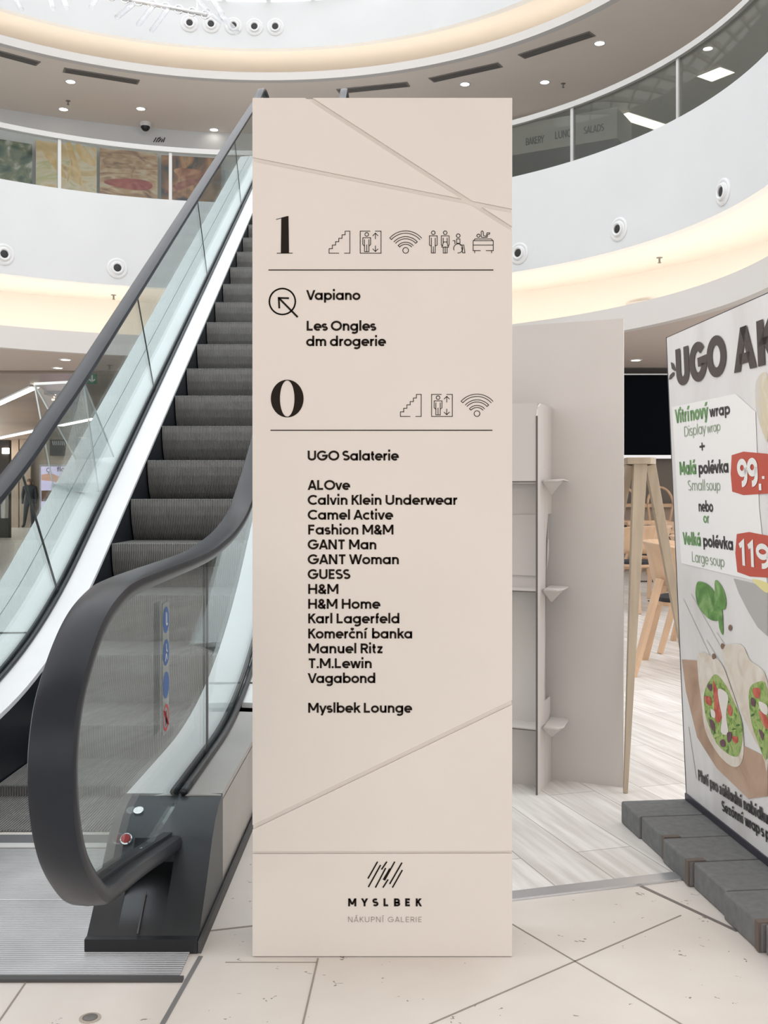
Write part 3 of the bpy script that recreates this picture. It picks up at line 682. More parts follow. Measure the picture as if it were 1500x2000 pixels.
# --- steps: ribbed treads and curved ribbed risers; every step a part sharing one mesh
def step_mesh():
    mb = MB(); x0, x1 = SL+.006, SR-.006; n = 74; pw = (x1-x0)/n
    side = [(0, -.006, 0), (0, -.04, 0), (.008, -.09, 0), (.026, -.145, 0), (.052, -.195, 0), (.085, -.24, 0)]
    pts = [(.46, 0, 'u'), (.0, 0, 'u')]+[(a, b, 'o') for a, b, _ in side]
    nrm = [(0, 1), (-.5, .7)]+[(-1, 0), (-1, 0), (-.97, -.2), (-.9, -.4), (-.83, -.55), (-.75, -.65)]
    cols = []
    for i in range(n):
        a = x0+i*pw
        for fx, d in ((.0, -.0055), (.12, 0), (.58, 0), (.70, -.0055)): cols.append((a+fx*pw, d))
    cols.append((x1, -.0055)); m = len(pts)
    for x, d in cols:
        for (py_, pz, _), (ny, nz) in zip(pts, nrm): mb.v.append((x, py_+ny*d, pz+nz*d))
    for i in range(len(cols)-1):
        for k in range(m-1): mb.f.append((i*m+k, (i+1)*m+k, (i+1)*m+k+1, i*m+k+1))
    return mb
smb = step_mesh(); first = None
heights = {}
for k in range(-6, 24):
    Y = NY+.4*k
    z = NZ+.4*k*TAN
    z = {-6: .007, -5: .045, -4: .182, -3: .408, -2: .637}.get(k, z)
    if z > TOPZ-.06: z = TOPZ-.005
    if first is None:
        first = smb.build('step', stepm, None)
        ed = MB(); 
        for i in range(74):
            a = SL+.006+i*(SR-SL-.012)/74; ed.box(a+.0012, a+.0055, -.0015, .006, -.004, .0012)
        edo = ed.build('step_nosing', stepedge, None); edo.parent = first; o = first; first.parent = esc; first.matrix_parent_inverse = esc.matrix_basis.inverted()
    else:
        o = first.copy(); COL.objects.link(o); e2 = edo.copy(); COL.objects.link(e2); e2.parent = o
    o.location = (0, Y, z)
# --- instruction sticker on the right glass
xs = XR+.0065
mb = MB().box(xs, xs+.0006, 2.752-.036, 2.752+.036, .50, .842); st = mb.build('instruction_sticker', glass('sticker_film', (.8, .84, .83), .5, body=((.5, .56, .56), .25)), esc)
for i, z in enumerate((.796, .711, .626, .541)):
    cy = 2.752
    if i < 3: mb = MB().prism([(xs+.0008, cy+.034*math.cos(a), z+.034*math.sin(a)) for a in (2*math.pi*q/28 for q in range(28))], (.0005, 0, 0)); mb.build('blue_symbol', blue, st)
    else:
        mb = MB(); n = 28; ring = [(xs+.0010, cy+r*math.cos(2*math.pi*q/n), z+r*math.sin(2*math.pi*q/n)) for r in (.035, .027) for q in range(n)]
        mb.add(ring, [(q, (q+1) % n, n+(q+1) % n, n+q) for q in range(n)]); mb.bar((xs+.001, cy-.022, z+.022), (xs+.001, cy+.022, z-.022), .006, .0008, up=(0, 1, 1)); mb.build('red_symbol', redst, st)
    def G(u, v): return Vector((xs+.0017, cy+u, z+v))
    mb = MB()
    if i == 0: stroke(mb, G, [(-.004, .018), (-.004, -.012), (.014, -.012)], .006); stroke(mb, G, [(.008, .016), (.008, -.006)], .005)
    if i == 1: stroke(mb, G, [(0, .02), (0, 0), (-.01, -.02)], .006); stroke(mb, G, [(0, 0), (.01, -.018)], .005); stroke(mb, G, [(0, .01), (.014, 0)], .004)
    if i == 3: stroke(mb, G, [(.002, .016), (0, 0), (-.008, -.018)], .005); stroke(mb, G, [(0, 0), (.01, -.016)], .004)
    if mb.v: mb.build('symbol_figure', stickw if i < 3 else ink, st)

# ================================================================== CARDBOARD DISPLAY
g0 = on_z(1217.5, 1538, 0); g1 = on_z(1076, 1521.5, 0)
dv = (g1-g0).normalized(); nv = Vector((dv.y, -dv.x, 0)); nv = nv if nv.y < 0 else -nv       # along the board, towards the camera
cbd = thing('cardboard_display', (g1.x, g1.y, 0), 'tall blank grey cardboard display board seen from behind, with an easel back', 'display board')
def brd(u, o, z): return g0 + dv*u + nv*o + Vector((0, 0, z))
def slab(mb, u0, u1, o0, o1, z0, z1): mb.hexa([brd(u0,o0,z0), brd(u1,o0,z0), brd(u1,o1,z0), brd(u0,o1,z0), brd(u0,o0,z1), brd(u1,o0,z1), brd(u1,o1,z1), brd(u0,o1,z1)])
mb = MB(); slab(mb, 0, .80, -.012, 0, 0, 1.80); mb.build('back_board', card, cbd)
uf = (g1-g0).length
ft = on_z(1048.5, 1553, 0); fo = (ft-g0).dot(nv); fu = (ft-g0).dot(dv)
# fin: a folded vertical flap standing out from the board
def finpt(t, z): return brd(uf*(1-t)+fu*t, fo*t, z)
zt = 1.12+(CY-786)*ft.y/F
fp = [(1, 0), (1, zt-.05), (.93, zt-.015), (.75, zt), (0, zt), (0, zt-.42), (.25, zt-.42), (.25, zt-.52), (.35, zt-.56), (.42, zt-.62)]
fp += [(.42, .95), (.2, .95), (.2, .90), (.40, .80), (.55, .33), (.1, .33), (.1, .27), (.35, .22), (0.02, .18), (0.0, 0)]
fin = MB().prism([finpt(t, z)-dv*.003 for t, z in fp], dv*.006).build('easel_fin', card, cbd)
MB().prism([finpt(t, z)-dv*.0035+nv*.0005 for t, z in ((1.004, 0), (1.004, zt-.05), (.995, zt-.05), (.995, 0))], dv*.0072).build('cut_edge', cardedge, fin)
# left easel wing (flat flap left of the fin) with panels and ledges
lo_ = fo*.93
def wing(u0, u1, z0, z1, o): 
    mb = MB(); slab(mb, u0, u1, o-.004, o, z0, z1); return mb
wing(fu+.004, fu+.42, 1.165, zt-.0, lo_+.006).build('easel_flap', card, cbd)
wing(fu+.004, fu+.42, .0, 1.165, lo_*.55).build('easel_flap', card, cbd)
for zz in (938, 1148, 1412):
    z = 1.12+(CY-zz)*4.05/F
    mb = MB(); slab(mb, fu-.0, fu+.42, lo_*.5, fo*.99, z-.006, z); t = mb.build('ledge', card, cbd)
    mb = MB(); slab(mb, fu, fu+.42, fo*.985, fo*1.0, z-.0085, z-.0045); mb.build('cut_edge', cardedge, t)
    a, b, c = brd(fu-.012, fo*.80, z), brd(fu-.085, fo*.72, z+.004), brd(fu-.028, .02, z)
    t = MB().prism([a, brd(fu-.065, fo*.82, z), b, brd(uf-.075, .01, z), brd(uf, .005, z)], (0, 0, -.005)).build('side_tab', card, cbd)
    MB().prism([brd(fu-.010, fo*.78, z-.005), brd(fu-.080, fo*.70, z-.004), brd(fu-.02, fo*.45, z-.055)], dv*.004).build('tab_gusset', card, t)
    if zz != 1412: wing(fu+.004, fu+.30, z+.045, z+.28, lo_*.56+.004).build('easel_flap', card, cbd)

# ================================================================== WOODEN TRIPOD
top = at(1251, 896, 4.10); tr = thing('wooden_tripod', (top.x, top.y, 0), 'pale wooden three-legged stand with a flat top cap, beside the cardboard board', 'tripod stand')
MB().prism([top+Vector(p) for p in ((-.058,-.03,-.022), (.028,-.05,-.022), (.058,-.01,-.022), (.045,.045,-.022), (-.02,.05,-.022), (-.058,.03,-.022))], (0, 0, .026)).build('top_cap', ash, tr, bevel=.002)
foot = on_z(1221.5, 1549, 0)
zt_ = top.z-.022
MB().bar(Vector((top.x-.006, top.y-.012, zt_)), foot, .052, .036, .016, .016, up=(0,-1,0)).build('leg', ash, tr, bevel=.002)
MB().bar(Vector((top.x-.040, top.y+.015, zt_)), Vector((top.x-.21, top.y+.30, 0)), .030, .034, .020, .018, up=(0,-1,0)).build('leg', ash, tr, bevel=.002)
MB().bar(Vector((top.x+.038, top.y+.008, zt_)), Vector((top.x+.30, top.y+.14, 0)), .040, .034, .022, .018, up=(0,-1,0)).build('leg', ash, tr, bevel=.002)

# ================================================================== PAVERS AND BANNER
yp = [3.612, 3.433, 3.218, 3.01, 2.788, 2.575, 2.37, 2.16]
pa = math.atan2(.118, 1)
first_p = None
plabels = ['grey concrete paver at the far end of the row under the banner', 'grey concrete paver, second from the far end, beneath the banner corner', 'grey concrete paver, third from the far end under the banner',
           'grey concrete paver in the middle of the banner base, crossing the floor inlay', 'grey concrete paver, second from the near end of the visible row', 'grey concrete paver cut off by the picture edge, nearest in the row', 'grey concrete paver outside the picture at the near end of the row']
for i in range(7):
    y1, y0 = yp[i], yp[i+1]; jog = (.0, .006, -.004, .006, -.004, .006, 0)[i]
    xl = lambda y: .78+.118*(3.612-y)+jog
    ln = (y1-y0)-.004
    mb = MB(); c = Vector((xl(y1), y1)); ex = Vector((math.cos(pa), math.sin(pa))); ey = Vector((math.sin(pa), -math.cos(pa)))
    P = [c+ex*0, c+ex*.56, c+ex*.56+ey*ln*1.0, c+ey*ln*1.0]
    mb.hexa([(p.x, p.y, 0) for p in P]+[(p.x, p.y, .075) for p in P])
    o = mb.build('paver_block', paver, None, bevel=.006)
    tag(o, plabels[i], 'paver', 'pavers under the banner')
    if i in (1, 2, 4, 5):
        q = c+ey*(ln-.001); mb = MB(); mb.hexa([(p.x, p.y, z) for z in (.004, .0755) for p in (q-ex*.0035+ey*-.022, q+ex*.05-ey*.022, q+ex*.05, q-ex*.0035)]); mb.build('gap_strip', paverjoint, o)  # brown strip drawn where the gap between two pavers shows

B0 = on_z(1340, 1561, .077); B1 = on_z(1500, 1690, .077)
T0 = at(1298, 660, 3.63)
eu = (B1-B0).normalized(); ev_ = (T0-B0); hgt = ev_.length; ev = (ev_-eu*ev_.dot(eu)).normalized(); en = eu.cross(ev).normalized()
if en.x > 0: en = -en
BW = 1.05
ban = thing('banner_stand', B0+eu*.5, 'large printed food promotion banner with red price tags, on grey pavers', 'advertising banner')
def BP(u, v, o=0): return B0+eu*u+ev*v+en*o
def bslab(mb, u0, u1, v0, v1, o0, o1): return mb.hexa([BP(u0,v0,o0), BP(u1,v0,o0), BP(u1,v0,o1), BP(u0,v0,o1), BP(u0,v1,o0), BP(u1,v1,o0), BP(u1,v1,o1), BP(u0,v1,o1)])
def UV(px, py): 
    q = on_plane(px, py, B0, en)-B0; return q.dot(eu), q.dot(ev)
def BX(off): 
    def f_(px, py):
        u, v = UV(px, py); return BP(u, v, off)
    return f_
mb = MB(); bslab(mb, 0, BW, 0, .022, -.03, .004); bslab(mb, 0, BW, hgt-.004, hgt, -.03, -.002); bslab(mb, 0, .005, 0, hgt, -.03, .0); bslab(mb, BW-.006, BW, 0, hgt, -.03, .0)
mb.build('frame', mat('banner_frame', (.03, .03, .045), .4), ban)
printm = print_mat('banner_print', [(.56, .53, .52), (.68, .665, .66), (.74, .73, .73), (.78, .77, .77)], 2.0, (1, 1, .35), .35)
pb = bslab(MB(), .004, BW-.006, .018, hgt-.003, -.028, -.001).build('print', printm, ban)
SOFT = {'printed_wrap', 'printed_filling', 'printed_tomato', 'printed_chicken', 'printed_basil', 'printed_flowers', 'printed_cabbage', 'printed_soup', 'printed_lettuce'}
def shape(name, m, pts, off, par=pb): 
    if name in SOFT:
        q = [Vector(p) for p in pts]; k = len(q); pts = []
        for i in range(k):
            a, b, c, e = q[i-1], q[i], q[(i+1) % k], q[(i+2) % k]
            for t in (0, .25, .5, .75): pts.append(tuple(.5*((2*b)+(c-a)*t+(2*a-5*b+4*c-e)*t*t+(-a+3*b-3*c+e)*t**3)))
    mb = MB(); poly(mb, BX(off), pts); return mb.build(name, m, par)
pgreen = mat('print_green', (.13, .30, .105), .4); pdark = mat('print_dark', (.05, .035, .032), .4); pblack = mat('print_black', (.03, .028, .03), .4)
plgreen = mat('print_pale_green', (.27, .36, .24), .4); pred = mat('print_red', (.50, .075, .045), .4); pwhite = mat('print_white', (.80, .80, .79), .4)
pcream = print_mat('print_tortilla', [(.56, .47, .38), (.68, .62, .54), (.75, .71, .65)], 9); pkraft = print_mat('print_kraft', [(.33, .21, .14), (.44, .29, .205), (.50, .345, .26)], 5)
pleaf = print_mat('print_leaf', [(.045, .14, .03), (.11, .27, .06), (.28, .44, .18)], 10); pbowl = mat('print_bowl', (.42, .41, .40), .4); psoup = mat('print_soup', (.74, .67, .30), .4)
pfill = print_mat('print_filling', [(.05, .13, .02), (.16, .30, .05), (.36, .45, .16), (.20, .32, .08)], 26); ptom = print_mat('print_tomato', [(.30, .03, .02), (.5, .09, .06), (.6, .2, .14)], 18)
pchk = mat('print_chicken', (.72, .68, .64), .4); ponion = mat('print_red_cabbage', (.12, .05, .075), .4); pgrain = mat('print_grain', (.50, .475, .46), .4); pflow = print_mat('print_flowers', [(.62, .60, .56), (.66, .58, .42), (.74, .72, .68)], 8)
# printed weathered boards
for a, b in (((1335,1170),(1420,1350)), ((1350,1160),(1445,1330)), ((1380,1250),(1500,1440)), ((1400,1235),(1500,1385)), ((1345,1420),(1360,1520))):
    mb = MB(); stroke(mb, BX(.0004), [a, b], 1.1); mb.build('printed_board_line', pgrain, pb)
shape('printed_flowers', pflow, [(1478,742),(1500,735),(1500,855),(1492,850),(1482,820),(1476,790)], .0004)
shape('printed_bowl', pbowl, [(1433,1130),(1500,1146),(1500,1243),(1480,1225),(1462,1195),(1444,1160)], .0006)
shape('printed_soup', psoup, [(1470,1131),(1500,1139),(1500,1158),(1484,1148)], .0010)
shape('info_panel', mat('print_panel', (.84, .84, .835), .4), [(1313,795),(1437,769),(1476,804),(1483,990),(1499,1140),(1331,1100)], .0008)
shape('printed_paper', pkraft, [(1332,1288),(1366,1290),(1420,1440),(1500,1480),(1500,1555),(1462,1560),(1400,1500),(1362,1440),(1340,1350)], .0008)
shape('printed_wrap', pcream, [(1366,1275),(1398,1285),(1412,1300),(1424,1330),(1444,1390),(1453,1440),(1452,1480),(1442,1497),(1424,1493),(1400,1468),(1378,1425),(1371,1370),(1364,1315)], .0016)
shape('printed_wrap', pcream, [(1412,1268),(1430,1258),(1452,1262),(1466,1290),(1500,1332),(1500,1500),(1490,1475),(1462,1420),(1440,1370),(1420,1310)], .0013)
shape('printed_filling', pfill, [(1377,1352),(1390,1324),(1402,1318),(1420,1340),(1434,1370),(1447,1398),(1452,1430),(1447,1468),(1438,1478),(1420,1470),(1400,1450),(1385,1415),(1377,1385)], .0022)
shape('printed_filling', pfill, [(1464,1352),(1476,1334),(1500,1345),(1500,1482),(1480,1445),(1468,1405)], .0022)
for pts in ([(1394,1330),(1402,1345),(1413,1372),(1414,1395),(1405,1412),(1397,1400),(1396,1370)], [(1378,1360),(1390,1362),(1390,1378),(1380,1372)], [(1425,1375),(1432,1385),(1430,1398),(1423,1392)], [(1432,1438),(1443,1440),(1441,1452),(1433,1447)], [(1472,1345),(1486,1345),(1485,1362),(1476,1362)], [(1484,1388),(1500,1400),(1500,1425),(1490,1410)]):
    shape('printed_tomato', ptom, pts, .0027)
for pts in ([(1405,1345),(1424,1358),(1420,1395),(1424,1432),(1410,1430),(1412,1400),(1406,1370)], [(1390,1385),(1398,1390),(1398,1402),(1391,1398)], [(1484,1370),(1500,1378),(1500,1396),(1488,1388)]):
    shape('printed_chicken', pchk, pts, .0031)
for pts in ([(1388,1405),(1396,1410),(1398,1428),(1391,1422)], [(1422,1432),(1431,1430),(1430,1444),(1424,1450)], [(1408,1448),(1416,1444),(1419,1456),(1411,1458)], [(1383,1340),(1392,1336),(1391,1350)], [(1470,1362),(1477,1368),(1476,1380),(1469,1375)], [(1484,1424),(1494,1434),(1491,1446)]):
    shape('printed_cabbage', ponion, pts, .0035)
plime = print_mat('print_lettuce', [(.20, .36, .06), (.36, .50, .14), (.48, .58, .26)], 20); pdkg = mat('print_dark_leaf', (.05, .13, .03), .4)
random.seed(11)
for cx_, cy_, rx_, ry_, k_ in ((1414, 1400, 30, 68, 24), (1484, 1410, 13, 58, 12)):
    for q in range(k_):
        a = random.uniform(0, 6.28); f_ = random.uniform(.55, .93); x_ = cx_+rx_*f_*math.cos(a)+.28*ry_*f_*math.sin(a)*.5; y_ = cy_+ry_*f_*math.sin(a); th = random.uniform(0, 3.14); l_ = random.uniform(4, 9); w_ = random.uniform(1.5, 3)
        if x_ > 1499: continue
        shape('printed_lettuce', plime if q % 3 else pdkg, [(x_+l_*math.cos(th)*.6, y_+l_*math.sin(th)), (x_-w_*math.sin(th), y_+w_*math.cos(th)), (x_-l_*math.cos(th)*.6, y_-l_*math.sin(th)), (x_+w_*math.sin(th), y_-w_*math.cos(th))], .0024+.00001*q)
shape('printed_basil', pleaf, [(1362,1138),(1370,1136),(1384,1142),(1396,1156),(1403,1178),(1404,1200),(1402,1212),(1388,1210),(1374,1198),(1363,1180),(1359,1158)], .0013)
shape('printed_basil', pleaf, [(1397,1135),(1404,1136),(1414,1152),(1419,1174),(1416,1190),(1406,1186),(1398,1162)], .0016)
shape('printed_basil', pleaf, [(1404,1184),(1411,1190),(1413,1225),(1412,1240),(1405,1222)], .0015)
for c in ((1427,1226), (1412,1262), (1395,1282)): shape('printed_nut', mat('print_nut', (.20, .12, .08), .4), circ(c, 3.6, 12, ry=6), .0018)
def price(pts, name='price_tag'): return shape(name, pred, pts, .0016)
pt1 = price([(1430,889),(1453,882),(1530,889),(1530,962),(1453,967),(1431,960),(1428,925)]); pt2 = price([(1440,1043),(1464,1039),(1530,1052),(1530,1130),(1466,1126),(1441,1117),(1437,1080)])

def word(s, m, x0, y0, x1, y1, captop, wt=.2, name='lettering', off=.0022, par=pb, track=0, SQ=.8):
    a = UV(x0, y0); b = UV(x1, y1); c = UV(x0, captop); w_ = Vector((b[0]-a[0], b[1]-a[1])); ex = (eu*w_.x+ev*w_.y).normalized(); ey = ev
    mb = MB(); letter(mb, s, BP(a[0], a[1], off), ex/SQ, ey, w_.length*SQ, c[1]-a[1], wt, track); return mb.build(name, m, par)
word('UGO', pdark, 1323, 755, 1421, 731, 682, .235, SQ=.66, track=.10)
word('AK', pdark, 1435, 729, 1524, 705, 644, .235, SQ=.66, track=.08)
word('Vitr\u00ednov\u00fd', pgreen, 1320, 827, 1385, 816, 800, .22, track=.05); word('wrap', pblack, 1387, 815, 1427, 809, 793, .22)
word('Display', plgreen, 1338, 853, 1380, 846, 833, .10); word('wrap', plgreen, 1382, 846, 1408, 841, 828, .10)
word('+', pblack, 1367, 886, 1379, 884, 860, .16)
word('Mal\u00e1', pgreen, 1329, 928, 1361, 926, 902, .22, track=.05); word('pol\u00e9vka', pblack, 1366, 926, 1424, 923, 902, .22)
word('Small', plgreen, 1345, 958, 1378, 958, 938, .10); word('soup', plgreen, 1381, 958, 1408, 958, 938, .10)
word('nebo', pblack, 1366, 999, 1394, 1000, 978, .19); word('or', pgreen, 1375, 1021, 1387, 1022, 1002, .17)
word('Velk\u00e1', pgreen, 1335, 1063, 1370, 1067, 1039, .22, track=.05); word('pol\u00e9vka', pblack, 1375, 1067, 1433, 1075, 1044, .22)
word('Large', plgreen, 1353, 1097, 1385, 1103, 1077, .10); word('soup', plgreen, 1388, 1103, 1416, 1108, 1083, .10)
word('99', pwhite, 1443, 951, 1483, 950, 897, .22, 'price_digits', .003, pt1); word(',', pwhite, 1484, 951, 1489, 951, 905, .2, 'price_digits', .003, pt1); word('-', pwhite, 1489.5, 951, 1497.5, 951, 905, .12, 'price_digits', .003, pt1)
word('119', pwhite, 1445, 1103, 1506, 1113, 1057, .22, 'price_digits', .003, pt2)
word('Plat\u00ed pro z\u00e1kladn\u00ed nab\u00eddku', pblack, 1365, 1524, 1502, 1611, 1503, .2); word('Sez\u00f3nn\u00ed wrap s p', pblack, 1411, 1583, 1505, 1643, 1563, .2)
mb = MB(); poly(mb, BX(.002), [(1311,707),(1316,710),(1321,722),(1319,725),(1313,720)]); poly(mb, BX(.002), [(1318,727),(1315,727),(1309,733),(1307,742),(1311,740),(1317,733)]); mb.build('seed_mark', pdark, pb)

# ================================================================== GALLERY RAILINGS
def cylpt(a, r, z, c=C1): return Vector((c[0]+r*math.cos(math.radians(a)), c[1]+r*math.sin(math.radians(a)), z))
def ang(px, py): 
    p = on_cyl(px, py, C1, R1); return math.degrees(math.atan2(p.y-C1[1], p.x-C1[0]))
zr0, zr1 = zf1, 6.13
def railing(label, angs, gm):
    c = cylpt((angs[0]+angs[-1])/2, R1, zf1); rt = thing('gallery_railing', c, label, 'glass railing', 'curved gallery railings')
    for a, b in zip(angs[:-1], angs[1:]):
        n = max(3, int(abs(b-a)/1.5)); MB().lathe([(R1+.045, zr0), (R1+.057, zr0), (R1+.057, zr1-.03), (R1+.045, zr1-.03)], C1, a+.12, b-.12, n).build('glass_pane', gm, rt, smooth='auto')
    for a in angs[1:-1]: MB().bar(cylpt(a, R1+.05, zr0), cylpt(a, R1+.05, zr1-.02), .045, .05, up=cylpt(a, 1, 0)-cylpt(a, 0, 0)).build('post', postm, rt)
    MB().lathe([(R1+.0, zr1-.035), (R1+.10, zr1-.035), (R1+.10, zr1+.035), (R1+.0, zr1+.035)], C1, angs[0], angs[-1], 60).build('top_rail', postm, rt, smooth='auto')
l1, l2 = ang(117, 310), ang(333, 340)
railing('curved glass railing of the upper gallery in front of the food posters', [205, 190, 175, 160, 146, l1, l2, l2-11.5, 91.5], clearg)
r1, r2 = ang(1114, 250), ang(1319, 165)
railing('curved glass railing of the upper gallery in front of the dim bakery', [74, 60, r1, r2, r2-(r1-r2)*1.05, r2-(r1-r2)*2.1, -28], filmg)

# ================================================================== AIR NOZZLES
def nozzle(px, py, c, r, label, grp, sc_=1.0):
    p = on_cyl(px, py, c, r); n = Vector((c[0]-p.x, c[1]-p.y, 0)).normalized()
    t = thing('air_nozzle', p, label, 'air nozzle', grp)
    s = sc_
    MB().disc(p, n, [(.145*s, -.01), (.145*s, .012*s), (.125*s, .022*s), (.10*s, .014*s), (.088*s, .02*s), (.085*s, .045*s), (.070*s, .05*s), (.055*s, .04*s), (.05*s, -.005)], 32).build('ring', nozm, t, smooth='auto')
    MB().disc(p, n, [(.048*s, .005), (.048*s, .03*s), (.03*s, .034*s)], 20).build('opening', nozdark, t, smooth='auto')
g = 'round air nozzles in the lower white fascia'
for px, py, lab in ((7, 497, 'round white air nozzle at the left picture edge on the lower fascia'), (229, 524, 'round white air nozzle on the lower fascia just left of the escalator handrail'),
                    (1014, 495, 'round white air nozzle on the lower fascia touching the sign edge'), (1209, 448, 'round white air nozzle on the lower fascia, middle of the three right of the sign'),
                    (1413, 375, 'round white air nozzle on the lower fascia, highest and farthest right')): nozzle(px, py, C1, R1, lab, g)
for i, (px, py) in enumerate(((370, 46), (412, 48), (456, 51), (497, 53), (538, 53))):
    nozzle(px, py, CD, RD, ['first from left', 'second from left', 'middle one, crossed by a glass tube', 'fourth from left', 'rightmost'][i]+' of five air nozzles on the drum', 'row of air nozzles on the upper drum')

# ================================================================== CEILING FITTINGS
def downlight(p, label, grp, r=.075):
    t = thing('downlight', p, label, 'ceiling spotlight', grp)
    MB().disc(p, (0, 0, -1), [(r*1.35, -.004), (r*1.35, .006), (r, .010), (r*.95, .002)], 20).build('trim_ring', nozm, t, smooth='auto')
    MB().disc(p, (0, 0, -1), [(r*.9, .001), (r*.9, .008), (r*.5, .012)], 16).build('lens', spot, t)
for px, py, lab in ((138, 159, 'bright spotlight in the upper ceiling just under the long slot vent'), (124, 213, 'bright spotlight in the upper ceiling, leftmost of the lower row'), (275, 212, 'bright spotlight in the upper ceiling above the black dome camera'),
                    (418, 253, 'bright spotlight in the upper ceiling beside the rising handrail'), (908, 164, 'bright spotlight in the upper ceiling below the second slot vent right of the sign'), (1064, 160, 'bright spotlight in the upper ceiling next to a sprinkler'), (1171, 84, 'bright spotlight in the upper ceiling at the end of the rightmost slot vent')):
    downlight(on_z(px, py, zs), lab, 'spotlights in the upper ceiling')
for px, py, lab in ((128, 702, 'top spotlight of three in a slanting row under the lower ring'), (113, 718, 'middle spotlight of three in a slanting row under the lower ring'), (104, 731, 'lowest spotlight of three in a slanting row under the lower ring'), (1242, 703, 'single spotlight in the cafe ceiling above the black panel')):
    downlight(on_z(px, py, 3.12), lab, 'spotlights in the lower ceiling', .07)
def slot_vent(a, b, label, w=.20):
    A, B = on_z(*a, zs), on_z(*b, zs); t = thing('slot_vent', (A+B)/2, label, 'air vent', 'slot vents in the upper ceiling'); d = (B-A).normalized(); k = Vector((-d.y, d.x, 0))*w/2
    MB().hexa([A-k-Vector((0,0,.012)), B-k-Vector((0,0,.012)), B+k-Vector((0,0,.012)), A+k-Vector((0,0,.012)), A-k, B-k, B+k, A+k]).build('frame', ventm, t)
    for q in (-.55, 0, .55): MB().bar(A+k*q+d*.03-Vector((0,0,.014)), B+k*q-d*.03-Vector((0,0,.014)), .03, .006).build('slot', ventd, t)
slot_vent((-40, 93), (75, 124), 'grey slot vent in the upper ceiling cut off by the left picture edge'); slot_vent((124, 136), (271, 160), 'grey slot vent in the upper ceiling left of the escalator')
slot_vent((660, 178), (798, 164), 'grey slot vent in the upper ceiling behind the top of the sign'); slot_vent((842, 156), (977, 126), 'grey slot vent in the upper ceiling right of the sign top'); slot_vent((1018, 110), (1157, 65), 'grey slot vent in the upper ceiling farthest right')
def wall_grille(px, py, c, r, label, w=.32, h=.20):
    p = on_cyl(px, py, c, r-.05); n = Vector((c[0]-p.x, c[1]-p.y, 0)).normalized(); x = Vector((-n.y, n.x, 0)); t = thing('air_grille', p, label, 'air grille', 'grilles in the lit coves')
    def hx(mb, u0, u1, v0, v1, o0, o1): mb.hexa([p+x*u+n*o+Vector((0,0,v)) for v in (v0, v1) for u, o in ((u0,o0),(u1,o0),(u1,o1),(u0,o1))])
    mb = MB(); hx(mb, -w/2, w/2, -h/2, h/2, -.05, .02); mb.build('box', mat('grille_white', (.62, .60, .56), .6), t)
    mb = MB()
    for i in range(11): hx(mb, -w*.42+i*w*.08, -w*.42+i*w*.08+w*.04, -h*.32, h*.12, .02, .026)
    mb.build('slat', ventd, t)
wall_grille(882, 88, CD, RD+1.2, 'small grey grille box in the upper lit cove right of the sign'); wall_grille(4, 48, CD, RD+1.2, 'small grey grille box in the upper lit cove at the left picture edge')
wall_grille(1245, 600, C1, R1+1.25, 'small white grille in the lower lit cove above the cardboard board', .36, .15)
def sprinkler(px, py, z, label):
    p = on_z(px, py, z); t = thing('sprinkler', p, label, 'sprinkler', 'ceiling sprinklers')
    MB().disc(p, (0,0,-1), [(.04, 0), (.04, .006), (.012, .012), (.012, .06), (.022, .065), (.022, .07)], 12).build('head', ventm, t)
for px, py, z, lab in ((222, 576, zf0, 'small sprinkler under the lower fascia beside the escalator'), (1288, 503, zf0, 'small sprinkler under the lower fascia right of the sign'), (214, 713, 3.12, 'small sprinkler in the lower ceiling seen through the escalator glass'), (1241, 722, 3.12, 'small sprinkler in the cafe ceiling below the single spotlight'),
                       (1100, 163, zs, 'small dark sprinkler in the upper ceiling beside a spotlight right of the sign'), (133, 197, zs, 'small sprinkler in the upper ceiling between two spotlights')): sprinkler(px, py, z, lab)
p = on_z(284, 240, zs); t = thing('dome_camera', p, 'small black dome security camera on the upper ceiling', 'security camera')
MB().disc(p, (0,0,-1), [(.11, 0), (.11, .05), (.095, .07)], 20).build('base', nozm, t, smooth='auto'); MB().disc(p, (0,0,-1), [(.085, .06), (.08, .10), (.05, .14), (.015, .155)], 20).build('dome', black, t, smooth='auto')
# mall mark and painted name on the back wall
def wallpt(px, py, r=10.22): return on_cyl(px, py, C1, r)
mb = MB()
for a, b in (((300, 277), (305, 269)), ((305, 277), (310, 269)), ((311, 271), (313, 268)), ((309, 277), (315, 271)), ((315, 277), (318, 272)), ((319, 277), (322, 269))): stroke(mb, wallpt, [a, b], 1.6)
tag(mb.build('wall_logo', ink), 'small black slanted-stroke mall mark on the upper wall left of the handrail', 'logo')
# ------------------------------------------------------------------ food posters behind the left railing
pm = [print_mat('poster_leaves', [(.01, .02, .018), (.02, .05, .03), (.06, .11, .07), (.16, .18, .10), (.42, .44, .40)], 2.6), print_mat('poster_pastry', [(.20, .17, .08), (.50, .36, .16), (.62, .47, .25), (.66, .58, .44), (.45, .44, .20), (.74, .70, .62)], 1.4, (1, 1, 1.5)),
      print_mat('poster_sandwich', [(.08, .07, .06), (.26, .14, .08), (.46, .30, .17), (.55, .46, .33), (.32, .28, .22)], 2.0, (1, 1, 2.2)), print_mat('poster_burger', [(.015, .018, .02), (.03, .036, .04), (.25, .12, .06), (.48, .26, .12), (.12, .14, .12)], 1.5)]
posters = [((-60, 63), 272, 'food poster with dark green leaves, at the left picture edge'), ((70, 189), 281, 'food poster with golden pastries behind the railing'), ((195, 308), 294, 'food poster with stacked sandwiches and red sausage slices'), ((315, 432), 306, 'dark food poster with a grilled burger next to the handrail')]
